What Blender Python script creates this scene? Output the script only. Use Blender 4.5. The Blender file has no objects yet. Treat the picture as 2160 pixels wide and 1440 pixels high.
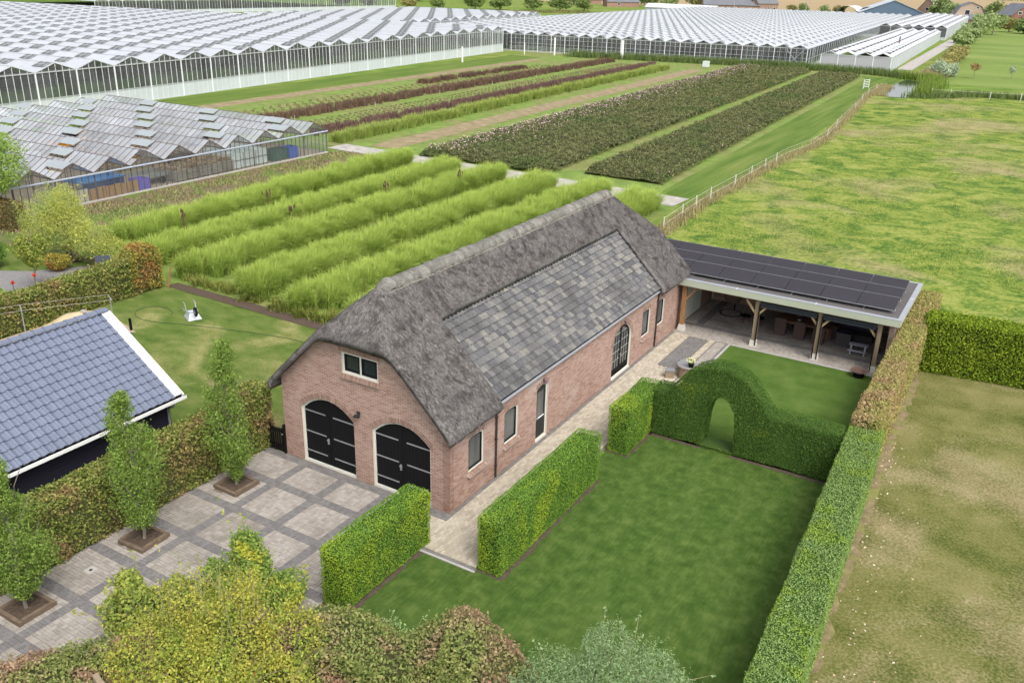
import bpy, bmesh, math, random
import numpy as np
from math import radians as R, sin, cos, pi, sqrt
from mathutils import Vector, Matrix
from mathutils.geometry import tessellate_polygon
random.seed(7); rg = np.random.default_rng(11)
S = bpy.context.scene; C = S.collection

# ---------------------------------------------------------------- camera, sky, sun, exposure
cam = bpy.data.cameras.new('camera'); camo = bpy.data.objects.new('camera', cam); C.objects.link(camo)
cam.sensor_width = 36; cam.lens = 36*1864.15/2160; cam.clip_start = .5; cam.clip_end = 6000
fw = Vector((-0.46999224, 0.79614215, -0.38113642)); rt = Vector((0.85578664, 0.51676484, 0.02415196)); up = Vector((-0.2161863, 0.31482023, 0.92420328))
mw = Matrix((rt, up, -fw)).transposed().to_4x4(); mw.translation = Vector((14.87647, -21.27728, 17.14973)); camo.matrix_world = mw
S.camera = camo
SUN_EL, SUN_AZ = R(54), R(124)          # azimuth clockwise from +y
w = bpy.data.worlds.new('World'); S.world = w; w.use_nodes = True
nt = w.node_tree; bg = nt.nodes['Background']
sky = nt.nodes.new('ShaderNodeTexSky'); sky.sky_type = 'NISHITA'; sky.sun_disc = False
sky.sun_elevation = SUN_EL; sky.sun_rotation = SUN_AZ; sky.air_density = 1.0; sky.dust_density = 4.0; sky.ozone_density = 1.0
hs = nt.nodes.new('ShaderNodeHueSaturation'); hs.inputs['Saturation'].default_value = .32
nt.links.new(sky.outputs[0], hs.inputs['Color']); nt.links.new(hs.outputs[0], bg.inputs[0]); bg.inputs[1].default_value = .15
sl = bpy.data.lights.new('sun', 'SUN'); so = bpy.data.objects.new('sun', sl); C.objects.link(so)
sl.energy = .95; sl.angle = R(30); sl.color = (1, .95, .87)
so.rotation_euler = Vector((-sin(SUN_AZ)*cos(SUN_EL), -cos(SUN_AZ)*cos(SUN_EL), -sin(SUN_EL))).to_track_quat('-Z', 'Y').to_euler()
S.view_settings.view_transform = 'Standard'; S.view_settings.look = 'None'; S.view_settings.gamma = 1
S.view_settings.use_curve_mapping = False; S.view_settings.exposure = 0.94
S.render.engine = 'CYCLES'; S.cycles.use_denoising = True
S.cycles.max_bounces = 6; S.cycles.transparent_max_bounces = 24; S.cycles.diffuse_bounces = 3
CAMP = np.array(camo.location)

# ---------------------------------------------------------------- materials
MATS = {}
def nd(nt, t, **k):
    n = nt.nodes.new(t)
    for a, b in k.items():
        if a in n.inputs: n.inputs[a].default_value = b
        else: setattr(n, a, b)
    return n
def ramp(nt, src, pal):
    r = nt.nodes.new('ShaderNodeValToRGB'); e = r.color_ramp.elements
    n = len(pal)
    for i, p in enumerate(pal):
        pos, c = p if len(p) == 2 else (i/(max(1, n-1)), p)
        el = e[i] if i < 2 else e.new(pos)
        el.position = pos; el.color = (*c, 1)
    nt.links.new(src, r.inputs[0]); return r.outputs[0]
def math_(nt, op, a, b):
    m = nt.nodes.new('ShaderNodeMath'); m.operation = op
    for i, v in enumerate((a, b)):
        if isinstance(v, (int, float)): m.inputs[i].default_value = v
        else: nt.links.new(v, m.inputs[i])
    return m.outputs[0]
def noise(nt, scale, detail=4, aniso=None, dist=0, rough=.55):
    g = nt.nodes.new('ShaderNodeNewGeometry'); src = g.outputs['Position']
    if aniso:
        mp = nt.nodes.new('ShaderNodeMapping'); mp.inputs['Scale'].default_value = aniso[:3]
        if len(aniso) > 3: mp.inputs['Rotation'].default_value = (0, 0, aniso[3])
        nt.links.new(src, mp.inputs[0]); src = mp.outputs[0]
    n = nd(nt, 'ShaderNodeTexNoise', Scale=scale, Detail=detail, Distortion=dist, Roughness=rough)
    nt.links.new(src, n.inputs['Vector']); return n.outputs[0]
def mat(name, pal, scale=2., detail=4, nw=1., rnd=0., pal2=None, mscale=.3, mlo=.42, mhi=.58, rough=.85, spec=.2, metal=0.,
        bump=None, aniso=None, transl=0., maniso=None, fine=None, dist=0, tip=None, sheen=0):
    m = bpy.data.materials.new(name); m.use_nodes = True; nt = m.node_tree
    b = nt.nodes['Principled BSDF']; out = nt.nodes['Material Output']
    fac = math_(nt, 'MULTIPLY', noise(nt, scale, detail, aniso, dist), nw) if nw else None
    if nw: fac = math_(nt, 'ADD', fac, (1-nw)*.5 if not rnd else 0)
    if rnd:
        at = nd(nt, 'ShaderNodeAttribute', attribute_name='rnd'); oi = nt.nodes.new('ShaderNodeObjectInfo')
        f = math_(nt, 'FRACT', math_(nt, 'ADD', at.outputs['Fac'], oi.outputs['Random']), 0)
        f = math_(nt, 'MULTIPLY', f, rnd)
        fac = math_(nt, 'ADD', fac, f) if fac is not None else f
    if fine:   # extra fine grain
        f2 = math_(nt, 'MULTIPLY', math_(nt, 'SUBTRACT', noise(nt, fine[0], 3, fine[2] if len(fine) > 2 else None), .5), fine[1])
        fac = math_(nt, 'ADD', fac, f2)
    col = ramp(nt, fac, pal)
    if pal2:
        mk = noise(nt, mscale, 4, maniso, .6)
        if fine: mk = math_(nt, 'ADD', mk, math_(nt, 'MULTIPLY', f2, .35))
        mr = nd(nt, 'ShaderNodeMapRange'); mr.inputs[1].default_value = mlo; mr.inputs[2].default_value = mhi
        nt.links.new(mk, mr.inputs[0])
        mx = nt.nodes.new('ShaderNodeMix'); mx.data_type = 'RGBA'
        nt.links.new(mr.outputs[0], mx.inputs[0]); nt.links.new(col, mx.inputs[6]); nt.links.new(ramp(nt, fac, pal2), mx.inputs[7]); col = mx.outputs[2]
    if tip:    # plant colour that changes along the blade (attribute t)
        at = nd(nt, 'ShaderNodeAttribute', attribute_name='t')
        mx = nt.nodes.new('ShaderNodeMix'); mx.data_type = 'RGBA'
        nt.links.new(math_(nt, 'MULTIPLY', at.outputs['Fac'], tip[1]), mx.inputs[0]); nt.links.new(col, mx.inputs[6]); mx.inputs[7].default_value = (*tip[0], 1); col = mx.outputs[2]
    nt.links.new(col, b.inputs['Base Color'])
    b.inputs['Roughness'].default_value = rough; b.inputs['Specular IOR Level'].default_value = spec; b.inputs['Metallic'].default_value = metal
    if bump:
        bn = nt.nodes.new('ShaderNodeBump'); bn.inputs['Strength'].default_value = bump[1]; bn.inputs['Distance'].default_value = bump[2] if len(bump) > 2 else .02
        nt.links.new(noise(nt, bump[0], 4, bump[3] if len(bump) > 3 else aniso), bn.inputs['Height']); nt.links.new(bn.outputs[0], b.inputs['Normal'])
    if transl:
        t = nt.nodes.new('ShaderNodeBsdfTranslucent'); nt.links.new(col, t.inputs[0])
        mx = nt.nodes.new('ShaderNodeMixShader'); mx.inputs[0].default_value = transl
        nt.links.new(b.outputs[0], mx.inputs[1]); nt.links.new(t.outputs[0], mx.inputs[2]); nt.links.new(mx.outputs[0], out.inputs[0])
    MATS[name] = m; return m
def flat(name, c, rough=.6, spec=.3, metal=0, var=.12, scale=3):
    c = np.array(c); return mat(name, [tuple(c*(1-var)), tuple(np.minimum(1, c*(1+var)))], scale=scale, rough=rough, spec=spec, metal=metal)
def glass(name, tint=(.8, .86, .84), through=.75, rough=.06, white=0., refl=1.0):
    """thin pane: part see-through, part mirror by angle, part dusty white film"""
    m = bpy.data.materials.new(name); m.use_nodes = True; nt = m.node_tree; out = nt.nodes['Material Output']
    nt.nodes.remove(nt.nodes['Principled BSDF'])
    tr = nd(nt, 'ShaderNodeBsdfTransparent', Color=(*tint, 1)); gl = nd(nt, 'ShaderNodeBsdfGlossy', Color=(.9, .93, .95, 1), Roughness=rough)
    lw = nt.nodes.new('ShaderNodeLayerWeight'); lw.inputs[0].default_value = .5; ma = math_(nt, 'MULTIPLY', math_(nt, 'ADD', math_(nt, 'MULTIPLY', math_(nt, 'POWER', lw.outputs['Facing'], 4.), .9), .05), 1.5*refl)
    m1 = nt.nodes.new('ShaderNodeMixShader'); nt.links.new(ma, m1.inputs[0]); nt.links.new(tr.outputs[0], m1.inputs[1]); nt.links.new(gl.outputs[0], m1.inputs[2])
    df = nd(nt, 'ShaderNodeBsdfDiffuse', Color=(.56, .59, .63, 1))
    m2 = nt.nodes.new('ShaderNodeMixShader')
    at = nd(nt, 'ShaderNodeAttribute', attribute_name='rnd'); oi = nt.nodes.new('ShaderNodeObjectInfo')
    f = math_(nt, 'FRACT', math_(nt, 'ADD', at.outputs['Fac'], oi.outputs['Random']), 0)
    dirt = math_(nt, 'ADD', math_(nt, 'MULTIPLY', noise(nt, .22, 2), white*1.25), math_(nt, 'MULTIPLY', f, white*.22))
    nt.links.new(dirt, m2.inputs[0]); nt.links.new(m1.outputs[0], m2.inputs[1]); nt.links.new(df.outputs[0], m2.inputs[2])
    nt.links.new(m2.outputs[0], out.inputs[0]); MATS[name] = m; return m

brick_m = mat('brick', [(.0, (.19, .105, .08)), (.35, (.295, .18, .14)), (.65, (.365, .245, .20)), (1., (.43, .32, .265))], scale=.8, nw=.4, rnd=.5, rough=.9, fine=(9, .25), pal2=[(0, (.34, .26, .22)), (1, (.50, .43, .38))], mscale=.55, mlo=.60, mhi=.78)
brick2_m = mat('brick_arch', [(.0, (.18, .115, .085)), (.6, (.27, .18, .14)), (1., (.36, .265, .215))], scale=1.5, nw=.4, rnd=.6, rough=.9)
mortar_m = mat('mortar', [(.50, .43, .375), (.62, .56, .50)], scale=1.2, rough=.95)
thatch_m = mat('thatch', [(.2, (.06, .054, .051)), (.5, (.128, .119, .113)), (.75, (.215, .20, .192)), (1, (.32, .30, .285))], scale=11., detail=9, rough=1, spec=.05, rnd=.42, nw=.66,
               pal2=[(.2, (.035, .03, .03)), (.55, (.075, .066, .063)), (1, (.15, .135, .13))], mscale=2.2, mlo=.46, mhi=.66, fine=(30, .6), bump=(22, .9, .05))
ridge_m = mat('ridge_cap', [(.2, (.08, .077, .068)), (.5, (.15, .145, .128)), (.85, (.26, .25, .225))], scale=6, rnd=.3, nw=.8, rough=.95, pal2=[(.2, (.20, .17, .10)), (1, (.42, .28, .12))], mscale=1.1, mlo=.66, mhi=.74, bump=(30, .6))
mortar2_m = mat('ridge_mortar', [(.20, .18, .155), (.36, .33, .29)], scale=9, rough=.95, bump=(20, .8))
otile_m = mat('old_tile', [(0., (.045, .045, .048)), (.3, (.09, .09, .095)), (.55, (.135, .135, .137)), (.75, (.185, .18, .166)), (.9, (.25, .233, .192)), (1, (.32, .29, .225))], scale=9, nw=.45, rnd=.6, pal2=[(0, (.05, .05, .052)), (1, (.15, .148, .142))], mscale=.5, mlo=.5, mhi=.62, aniso=(1, 2.5, 1), rough=.8, spec=.25, fine=(30, .3, (1, 1, 1)))
stile_m = mat('blue_tile', [(.115, .135, .19), (.16, .185, .25)], scale=1.5, nw=.5, rnd=.4, rough=.42, spec=.5)
black_m = flat('black_paint', (.008, .008, .009), rough=.6, spec=.12)
blackm_m = flat('black_matt', (.016, .016, .018), rough=.8)
white_m = flat('white_paint', (.74, .74, .72), rough=.5, var=.05)
cream_m = flat('cream_paint', (.62, .63, .56), rough=.5, var=.06)
sage_m = mat('sage_board', [(.35, .38, .29), (.43, .46, .36)], scale=2, rough=.6)
zinc_m = mat('zinc', [(.30, .31, .33), (.42, .43, .46)], scale=2.5, rough=.45, metal=.35, spec=.5)
bitumen_m = mat('bitumen', [(.085, .08, .08), (.13, .12, .12)], scale=3, rough=.9)
panel_m = mat('solar_panel', [(.028, .026, .031), (.038, .035, .042)], scale=1.5, rough=.6, spec=.18, rnd=.25, nw=.75)
steel_m = flat('galvanised_steel', (.42, .44, .46), rough=.4, metal=.6, spec=.5)
oak_m = mat('oak', [(.20, .10, .045), (.40, .24, .12)], scale=3, aniso=(6, 6, .6), rough=.7)
oakg_m = mat('weathered_oak', [(.16, .12, .085), (.36, .28, .19)], scale=3, aniso=(6, 6, .6), rough=.8)
conc_m = mat('concrete', [(.30, .28, .26), (.48, .46, .43)], scale=4, rough=.95, bump=(20, .3))
darkglass_m = mat('window_glass', [(.012, .016, .02), (.035, .045, .05)], scale=1.4, rough=.06, spec=.9)
leadglass_m = mat('curtained_glass', [(.03, .035, .04), (.16, .165, .16)], scale=1.7, rough=.08, spec=.9, aniso=(1, 2.5, .25))
paver_m = mat('clinker_paver', [(0, (.22, .195, .17)), (.5, (.31, .28, .25)), (1., (.40, .37, .335))], scale=1.1, pal2=[(0, (.17, .15, .125)), (1, (.29, .265, .235))], mscale=.5, mlo=.5, mhi=.7, nw=.55, rnd=.5, rough=.95, fine=(9, .3))
paverd_m = mat('dark_paver', [(.12, .112, .11), (.215, .205, .20)], scale=.9, nw=.5, rnd=.5, rough=.95)
paverw_m = mat('warm_paver', [(0, (.27, .235, .18)), (.5, (.40, .355, .28)), (1., (.54, .485, .40))], scale=.6, nw=.5, rnd=.5, rough=.95)
sand_m = mat('jointing_sand', [(.12, .10, .08), (.22, .195, .16)], scale=6, rough=1)
soil_m = mat('dark_soil', [(.05, .035, .026), (.13, .095, .07)], scale=9, detail=6, rough=1, bump=(9, 1., .08))
drysoil_m = mat('dry_soil', [(.09, .065, .045), (.25, .185, .13)], scale=5, detail=7, rough=1, bump=(8, 1., .06), pal2=[(.10, .15, .03), (.22, .28, .07)], mscale=.35, mlo=.55, mhi=.7)
sleeper_m = mat('old_sleeper', [(.07, .05, .037), (.24, .18, .13)], scale=5, aniso=(1, 1, 4), rough=.95, bump=(14, .8))
# ---------------------------------------------------------------- object helpers
def link(name, me, parent=None, loc=None):
    o = bpy.data.objects.new(name, me); C.objects.link(o)
    if parent is not None: o.parent = parent
    if loc is not None: o.location = loc
    return o
def props(o, label=None, cat=None, group=None, kind=None):
    for k, v in (('label', label), ('category', cat), ('group', group), ('kind', kind)):
        if v: o[k] = v
    return o
def thing(name, label, cat, loc=(0, 0, 0), rz=0, group=None):
    o = link(name, None, None, loc); o.rotation_euler = (0, 0, rz); o.empty_display_size = .3
    return props(o, label, cat, group)
def dup(o, parent=None, loc=None, rz=None, label=None):
    c = o.copy(); C.objects.link(c)
    if parent is not None: c.parent = parent
    if loc is not None: c.location = loc
    if rz is not None: c.rotation_euler = (0, 0, rz)
    if label: c['label'] = label
    for ch in list(o.children): dup(ch, c)
    return c
def np_mesh(name, V, F, m, attrs=None, smooth=False, fm=None):
    """V (n,3); F (k,4) or (k,3) or list of both; attrs name->(n,)"""
    V = np.asarray(V, np.float32)
    Fs = [np.asarray(f, np.int32) for f in (F if isinstance(F, list) else [F]) if len(f)]
    me = bpy.data.meshes.new(name)
    me.vertices.add(len(V)); me.vertices.foreach_set('co', V.ravel())
    tot = np.concatenate([np.full(len(f), f.shape[1], np.int32) for f in Fs]); idx = np.concatenate([f.ravel() for f in Fs])
    me.loops.add(len(idx)); me.loops.foreach_set('vertex_index', idx)
    me.polygons.add(len(tot)); st = np.zeros(len(tot), np.int32); st[1:] = np.cumsum(tot)[:-1]
    me.polygons.foreach_set('loop_start', st); me.polygons.foreach_set('loop_total', tot)
    for mm in (m if isinstance(m, (list, tuple)) else [m]): me.materials.append(mm)
    if fm is not None: me.polygons.foreach_set('material_index', np.asarray(fm, np.int32))
    me.update(calc_edges=True)
    for k, a in (attrs or {}).items():
        at = me.attributes.new(k, 'FLOAT', 'POINT'); at.data.foreach_set('value', np.asarray(a, np.float32))
    me.polygons.foreach_set('use_smooth', np.full(len(tot), smooth))
    return me
BOXF = np.array([(0, 3, 2, 1), (4, 5, 6, 7), (0, 1, 5, 4), (1, 2, 6, 5), (2, 3, 7, 6), (3, 0, 4, 7)])
class MB:
    """mesh builder: boxes, bars, tubes, prisms into ONE mesh"""
    def __init__(s): s.v = []; s.f4 = []; s.f3 = []; s.n = 0; s.r = []
    def add(s, V, F4=(), F3=(), rnd=None):
        V = np.asarray(V, float).reshape(-1, 3); s.v.append(V)
        if len(F4): s.f4.append(np.asarray(F4)+s.n)
        if len(F3): s.f3.append(np.asarray(F3)+s.n)
        s.r.append(np.full(len(V), random.random() if rnd is None else rnd)); s.n += len(V); return s
    def box(s, a, b, rz=0, piv=None, taper=1):
        (x0, y0, z0), (x1, y1, z1) = a, b; cx, cy = (x0+x1)/2, (y0+y1)/2; t = taper
        V = np.array([(x0, y0, z0), (x1, y0, z0), (x1, y1, z0), (x0, y1, z0)]+[(cx+(x-cx)*t, cy+(y-cy)*t, z1) for x, y in ((x0, y0), (x1, y0), (x1, y1), (x0, y1))])
        if rz:
            p = np.array(piv if piv is not None else (cx, cy)); d = V[:, :2]-p; c, q = cos(rz), sin(rz)
            V[:, :2] = p+np.stack([d[:, 0]*c-d[:, 1]*q, d[:, 0]*q+d[:, 1]*c], 1)
        return s.add(V, BOXF)
    def bar(s, p, q, w=.05, h=None, up=(0, 0, 1)):
        p, q = Vector(p), Vector(q); d = (q-p).normalized(); u = Vector(up)
        if abs(d.dot(u)) > .98: u = Vector((1, 0, 0))
        r = d.cross(u).normalized(); u = r.cross(d); h = h or w; r *= w/2; u *= h/2
        V = [p-r-u, p+r-u, p+r+u, p-r+u, q-r-u, q+r-u, q+r+u, q-r+u]
        return s.add([tuple(v) for v in V], [(0, 1, 2, 3), (7, 6, 5, 4), (0, 4, 5, 1), (1, 5, 6, 2), (2, 6, 7, 3), (3, 7, 4, 0)])
    def tube(s, pts, r=.03, n=8, cap=True):
        P = [Vector(p) for p in pts]; rr = r if isinstance(r, (list, tuple)) else [r]*len(P); V = []
        ref = Vector((0, 0, 1))
        for i, p in enumerate(P):
            d = (P[min(i+1, len(P)-1)]-P[max(i-1, 0)]).normalized()
            if abs(d.dot(ref)) > .95: ref = Vector((1, 0, 0))
            a = d.cross(ref).normalized(); b = d.cross(a)
            V += [tuple(p+(a*cos(2*pi*k/n)+b*sin(2*pi*k/n))*rr[i]) for k in range(n)]
        F = [(i*n+k, i*n+(k+1) % n, (i+1)*n+(k+1) % n, (i+1)*n+k) for i in range(len(P)-1) for k in range(n)]
        F3 = []
        if cap:
            V += [tuple(P[0]), tuple(P[-1])]; c0 = len(V)-2; e = (len(P)-1)*n
            F3 = [(c0, (k+1) % n, k) for k in range(n)]+[(c0+1, e+k, e+(k+1) % n) for k in range(n)]
        return s.add(V, F, F3)
    def lathe(s, c, prof, n=20, sx=1, sy=1):
        V = [(c[0]+r*cos(2*pi*k/n)*sx, c[1]+r*sin(2*pi*k/n)*sy, c[2]+z) for r, z in prof for k in range(n)]
        F = [(i*n+k, i*n+(k+1) % n, (i+1)*n+(k+1) % n, (i+1)*n+k) for i in range(len(prof)-1) for k in range(n)]
        return s.add(V, F)
    def prism(s, poly, ax, a, b):
        """2D polygon extruded along axis ax ('x','y','z') from a to b"""
        n = len(poly); mk = {'x': lambda u, v, t: (t, u, v), 'y': lambda u, v, t: (u, t, v), 'z': lambda u, v, t: (u, v, t)}[ax]
        V = [mk(u, v, a) for u, v in poly]+[mk(u, v, b) for u, v in poly]
        F = [(i, (i+1) % n, n+(i+1) % n, n+i) for i in range(n)]
        T = tessellate_polygon([[Vector((u, v, 0)) for u, v in poly]])
        F3 = [t for t in T]+[tuple(n+i for i in t) for t in T]
        return s.add(V, F, F3)
    def mesh(s, name, m, smooth=False):
        V = np.concatenate(s.v); F = []
        if s.f4: F.append(np.concatenate([np.reshape(f, (-1, 4)) for f in s.f4]))
        if s.f3: F.append(np.concatenate([np.reshape(f, (-1, 3)) for f in s.f3]))
        return np_mesh(name, V, F, m, {'rnd': np.concatenate(s.r)}, smooth)
    def build(s, name, m, parent=None, kind=None, smooth=False):
        o = link(name, s.mesh(name, m, smooth), parent)
        if kind: o['kind'] = kind
        return o
def many(me, name, T, parent, lim=300, key=None):
    """copies of mesh `me` at transforms T (k,4,4): the nearest `lim` as objects, the rest as ONE stuff part"""
    if not len(T): return
    T = np.asarray(T); d = np.linalg.norm(T[:, :3, 3]-CAMP, axis=1) if key is None else key
    o = np.argsort(d); near, far = o[:lim], o[lim:]
    for i in near:
        ob = bpy.data.objects.new(name, me); ob.matrix_local = Matrix(T[i].tolist()); ob.parent = parent; C.objects.link(ob)
    if len(far):
        n = len(me.vertices); V = np.empty(n*3); me.vertices.foreach_get('co', V); V = V.reshape(-1, 3)
        Fl = [tuple(p.vertices) for p in me.polygons]; f4 = np.array([f for f in Fl if len(f) == 4]).reshape(-1, 4); f3 = np.array([f for f in Fl if len(f) == 3]).reshape(-1, 3)
        W = np.einsum('kij,nj->kni', T[far][:, :3, :3], V)+T[far][:, None, :3, 3]
        off = (np.arange(len(far))*n)[:, None, None]
        F = [(f[None]+off).reshape(-1, f.shape[1]) for f in (f4, f3) if len(f)]
        m2 = np_mesh(name+'s', W.reshape(-1, 3), F, list(me.materials), {'rnd': np.repeat(rg.random(len(far)), n)}, smooth=me.polygons[0].use_smooth)
        if len(me.materials) > 1:
            mi4 = [p.material_index for p in me.polygons if len(p.vertices) == 4]; mi3 = [p.material_index for p in me.polygons if len(p.vertices) == 3]
            mi = np.concatenate([np.tile(mi4, len(far)), np.tile(mi3, len(far))] if len(f3) else [np.tile(mi4, len(far))]).astype(np.int32)
            m2.polygons.foreach_set('material_index', mi)
        props(link(name+'s', m2, parent), kind='stuff')
def TM(loc, X=(1, 0, 0), Y=(0, 1, 0), Z=(0, 0, 1), s=(1, 1, 1)):
    M = np.eye(4); M[:3, 0] = np.array(X)*s[0]; M[:3, 1] = np.array(Y)*s[1]; M[:3, 2] = np.array(Z)*s[2]; M[:3, 3] = loc; return M
def sheet(name, poly, z, m, kind='structure', thick=0, parent=None):
    V = [(x, y, z) for x, y in poly]; T = tessellate_polygon([[Vector((x, y, 0)) for x, y in poly]])
    T = [t if (np.cross(np.subtract(V[t[1]], V[t[0]])[:2], np.subtract(V[t[2]], V[t[0]])[:2]) > 0) else t[::-1] for t in T]
    return props(link(name, np_mesh(name, V, [np.array(T)], m), parent), kind=kind)
def snoise(P, f, seed=0):
    """cheap smooth pseudo-noise in [-1,1]"""
    x, y, z = (P*f).T; s = seed*1.7
    return (np.sin(x*1.0+1.3*np.sin(y*.9+s)+s)+np.sin(y*1.17+1.1*np.sin(z*1.07+s*2)+2*s)+np.sin(z*.93+1.2*np.sin(x*1.11-s)+3*s))/3
# ---- foliage
def leaves(P, N, size, jit=.6, tilt=.8, aspect=.62, attrs=True):
    """one rhombus leaf per point, facing roughly N"""
    k = len(P); N = N+rg.normal(size=(k, 3))*tilt; N /= np.linalg.norm(N, axis=1)[:, None]
    A = rg.normal(size=(k, 3)); A -= (A*N).sum(1)[:, None]*N; A /= np.linalg.norm(A, axis=1)[:, None]; B = np.cross(N, A)
    s = (size*(1+jit*(rg.random(k)-.5)))[:, None]
    V = np.stack([P-A*s*.5, P+B*s*.5*aspect-N*s*.1, P+A*s*.5, P-B*s*.5*aspect-N*s*.1], 1).reshape(-1, 3)
    F = np.arange(4*k).reshape(-1, 4); return V, F, np.repeat(rg.random(k), 4)
def leaf_obj(name, P, N, size, m, parent, **kw):
    V, F, r = leaves(P, N, size, **kw)
    return link(name, np_mesh(name, V, F, m, {'rnd': r}), parent)
def hedge(name, label, outline, t0, t1, ax, leaf, core, size=.06, dens=420, rnd_r=.12, wob=.05, origin=(0, 0), rz=0, holes=(), cat='hedge', jag=.04, bulge=0, tilt=.8, group=None):
    """outline in (u,z); thickness t0..t1 along the other axis. ax='x': u is x and thickness y; ax='y': u is y, thickness x"""
    root = thing(name, label, cat, (origin[0], origin[1], 0), rz, group)
    loops = [np.array(outline, float)]+[np.array(h, float) for h in holes]
    def frame(u, z, t): return np.stack([u, t, z], 1) if ax == 'x' else np.stack([t, u, z], 1)
    segs = []
    for L in loops:
        for i in range(len(L)): segs.append((L[i], L[(i+1) % len(L)]))
    SA = np.array([s[0] for s in segs]); SB = np.array([s[1] for s in segs])
    def inside(p, L):
        x, y = p.T; c = np.zeros(len(p), bool); n = len(L)
        for i in range(n):
            a, b = L[i], L[(i+1) % n]
            cond = ((a[1] > y) != (b[1] > y)); dy = b[1]-a[1] if abs(b[1]-a[1]) > 1e-9 else 1e-9
            c ^= cond & (x < (b[0]-a[0])*(y-a[1])/dy+a[0])
        return c
    def dist(p):
        d = np.full(len(p), 9.)
        for a, b in zip(SA, SB):
            if max(a[1], b[1]) < .02: continue
            ab = b-a; t = np.clip(((p-a)@ab)/(ab@ab), 0, 1); d = np.minimum(d, np.linalg.norm(p-(a+t[:, None]*ab), axis=1))
        return d
    lo, hi = loops[0].min(0), loops[0].max(0); area = (hi-lo).prod(); n = int(area*dens)
    Ps, Ns = [], []
    for tt, sg in ((t0, -1), (t1, 1)):
        p = lo+rg.random((n, 2))*(hi-lo); k = inside(p, loops[0])
        for h in loops[1:]: k &= ~inside(p, h)
        p = p[k]; d = dist(p); r = rnd_r; ins = np.where(d < r, r-np.sqrt(np.maximum(0, r*r-(r-d)**2)), 0)
        Ps.append(frame(p[:, 0], p[:, 1], tt-sg*ins)); N = np.zeros((len(p), 3)); N[:, 1 if ax == 'x' else 0] = sg; Ns.append(N)
    sgn = 1
    for li, L in enumerate(loops):
        ar = sum(L[i][0]*L[(i+1) % len(L)][1]-L[(i+1) % len(L)][0]*L[i][1] for i in range(len(L)))
        o = (1 if ar > 0 else -1)*(1 if li == 0 else -1)
        for i in range(len(L)):
            a, b = L[i], L[(i+1) % len(L)]
            if max(a[1], b[1]) < .02: continue
            l = np.linalg.norm(b-a); m_ = int(l*abs(t1-t0)*dens*1.15)
            if not m_: continue
            s = rg.random(m_); p = a+s[:, None]*(b-a); t = t0+rg.random(m_)*(t1-t0); nn = np.array([(b-a)[1], -(b-a)[0]])/l*o
            q = np.minimum(abs(t-t0), abs(t1-t)); r = rnd_r; ins = np.where(q < r, r-np.sqrt(np.maximum(0, r*r-(r-q)**2)), 0)
            Ps.append(frame(p[:, 0]-nn[0]*ins, p[:, 1]-nn[1]*ins, t)); N = frame(np.full(m_, nn[0]), np.full(m_, nn[1]), np.zeros(m_)); Ns.append(N)
    P = np.concatenate(Ps); N = np.concatenate(Ns)
    W = P+np.array([origin[0], origin[1], 0])
    P = P+N*(snoise(W, 1.9, 1)*wob+snoise(W, 5, 2)*wob*.5+rg.normal(size=len(P))*jag-.01)[:, None]; P[:, 2] = np.maximum(P[:, 2], .03)
    leaf_obj('foliage', P, N, size, leaf, root, tilt=tilt)
    # dense inner growth: same outline pulled in
    ci = .07; LL = []
    for li, L in enumerate(loops):
        n_ = len(L); Q = []
        ar = sum(L[i][0]*L[(i+1) % n_][1]-L[(i+1) % n_][0]*L[i][1] for i in range(n_)); o = (1 if ar > 0 else -1)*(1 if li == 0 else -1)
        for i in range(n_):
            a, b, c_ = L[i-1], L[i], L[(i+1) % n_]
            n1 = np.array([(b-a)[1], -(b-a)[0]]); n2 = np.array([(c_-b)[1], -(c_-b)[0]]); n1 = n1/np.linalg.norm(n1)*o; n2 = n2/np.linalg.norm(n2)*o
            nn = n1+n2; nn /= max(.5, nn@nn/2)**.5; q = b-nn*ci*1.2
            q[1] = max(q[1], .0); Q.append(q)
        LL.append(Q)
    T = tessellate_polygon([[Vector((p[0], p[1], 0)) for p in Q] for Q in LL]); allp = np.array([p for Q in LL for p in Q]); n = len(allp)
    sg = 1 if t1 > t0 else -1
    V = np.concatenate([frame(allp[:, 0], allp[:, 1], np.full(n, t0+ci*sg)), frame(allp[:, 0], allp[:, 1], np.full(n, t1-ci*sg))]); F4 = []; k = 0
    for Q in LL:
        F4 += [(k+i, k+(i+1) % len(Q), n+k+(i+1) % len(Q), n+k+i) for i in range(len(Q))]; k += len(Q)
    link('branch_mass', np_mesh('branch_mass', V, [np.array(F4), np.array([tuple(t) for t in T]+[tuple(i+n for i in t) for t in T])], core), root)
    return root
def blob_pts(n, c, r, lumps=9, seed=0, shell=.72, zmin=-.95):
    """points through the outer shell of a lumpy crown"""
    c = np.array(c); r = np.array(r, float); rs = np.random.default_rng(seed)
    D = rg.normal(size=(n, 3)); D /= np.linalg.norm(D, axis=1)[:, None]; D[:, 2] = np.maximum(D[:, 2], zmin)
    L = rs.normal(size=(lumps, 3)); L /= np.linalg.norm(L, axis=1)[:, None]; L[:, 2] = abs(L[:, 2])*.9-.1; a = rs.uniform(.12, .34, lumps)
    g = 1-.18+sum(a[i]*np.exp(-((D-L[i])**2).sum(1)/.13) for i in range(lumps))
    rad = (shell+(1-shell)*rg.random(n)**.6)*g*(1+.06*rg.normal(size=n))
    return c+D*r*rad[:, None], D
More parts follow.
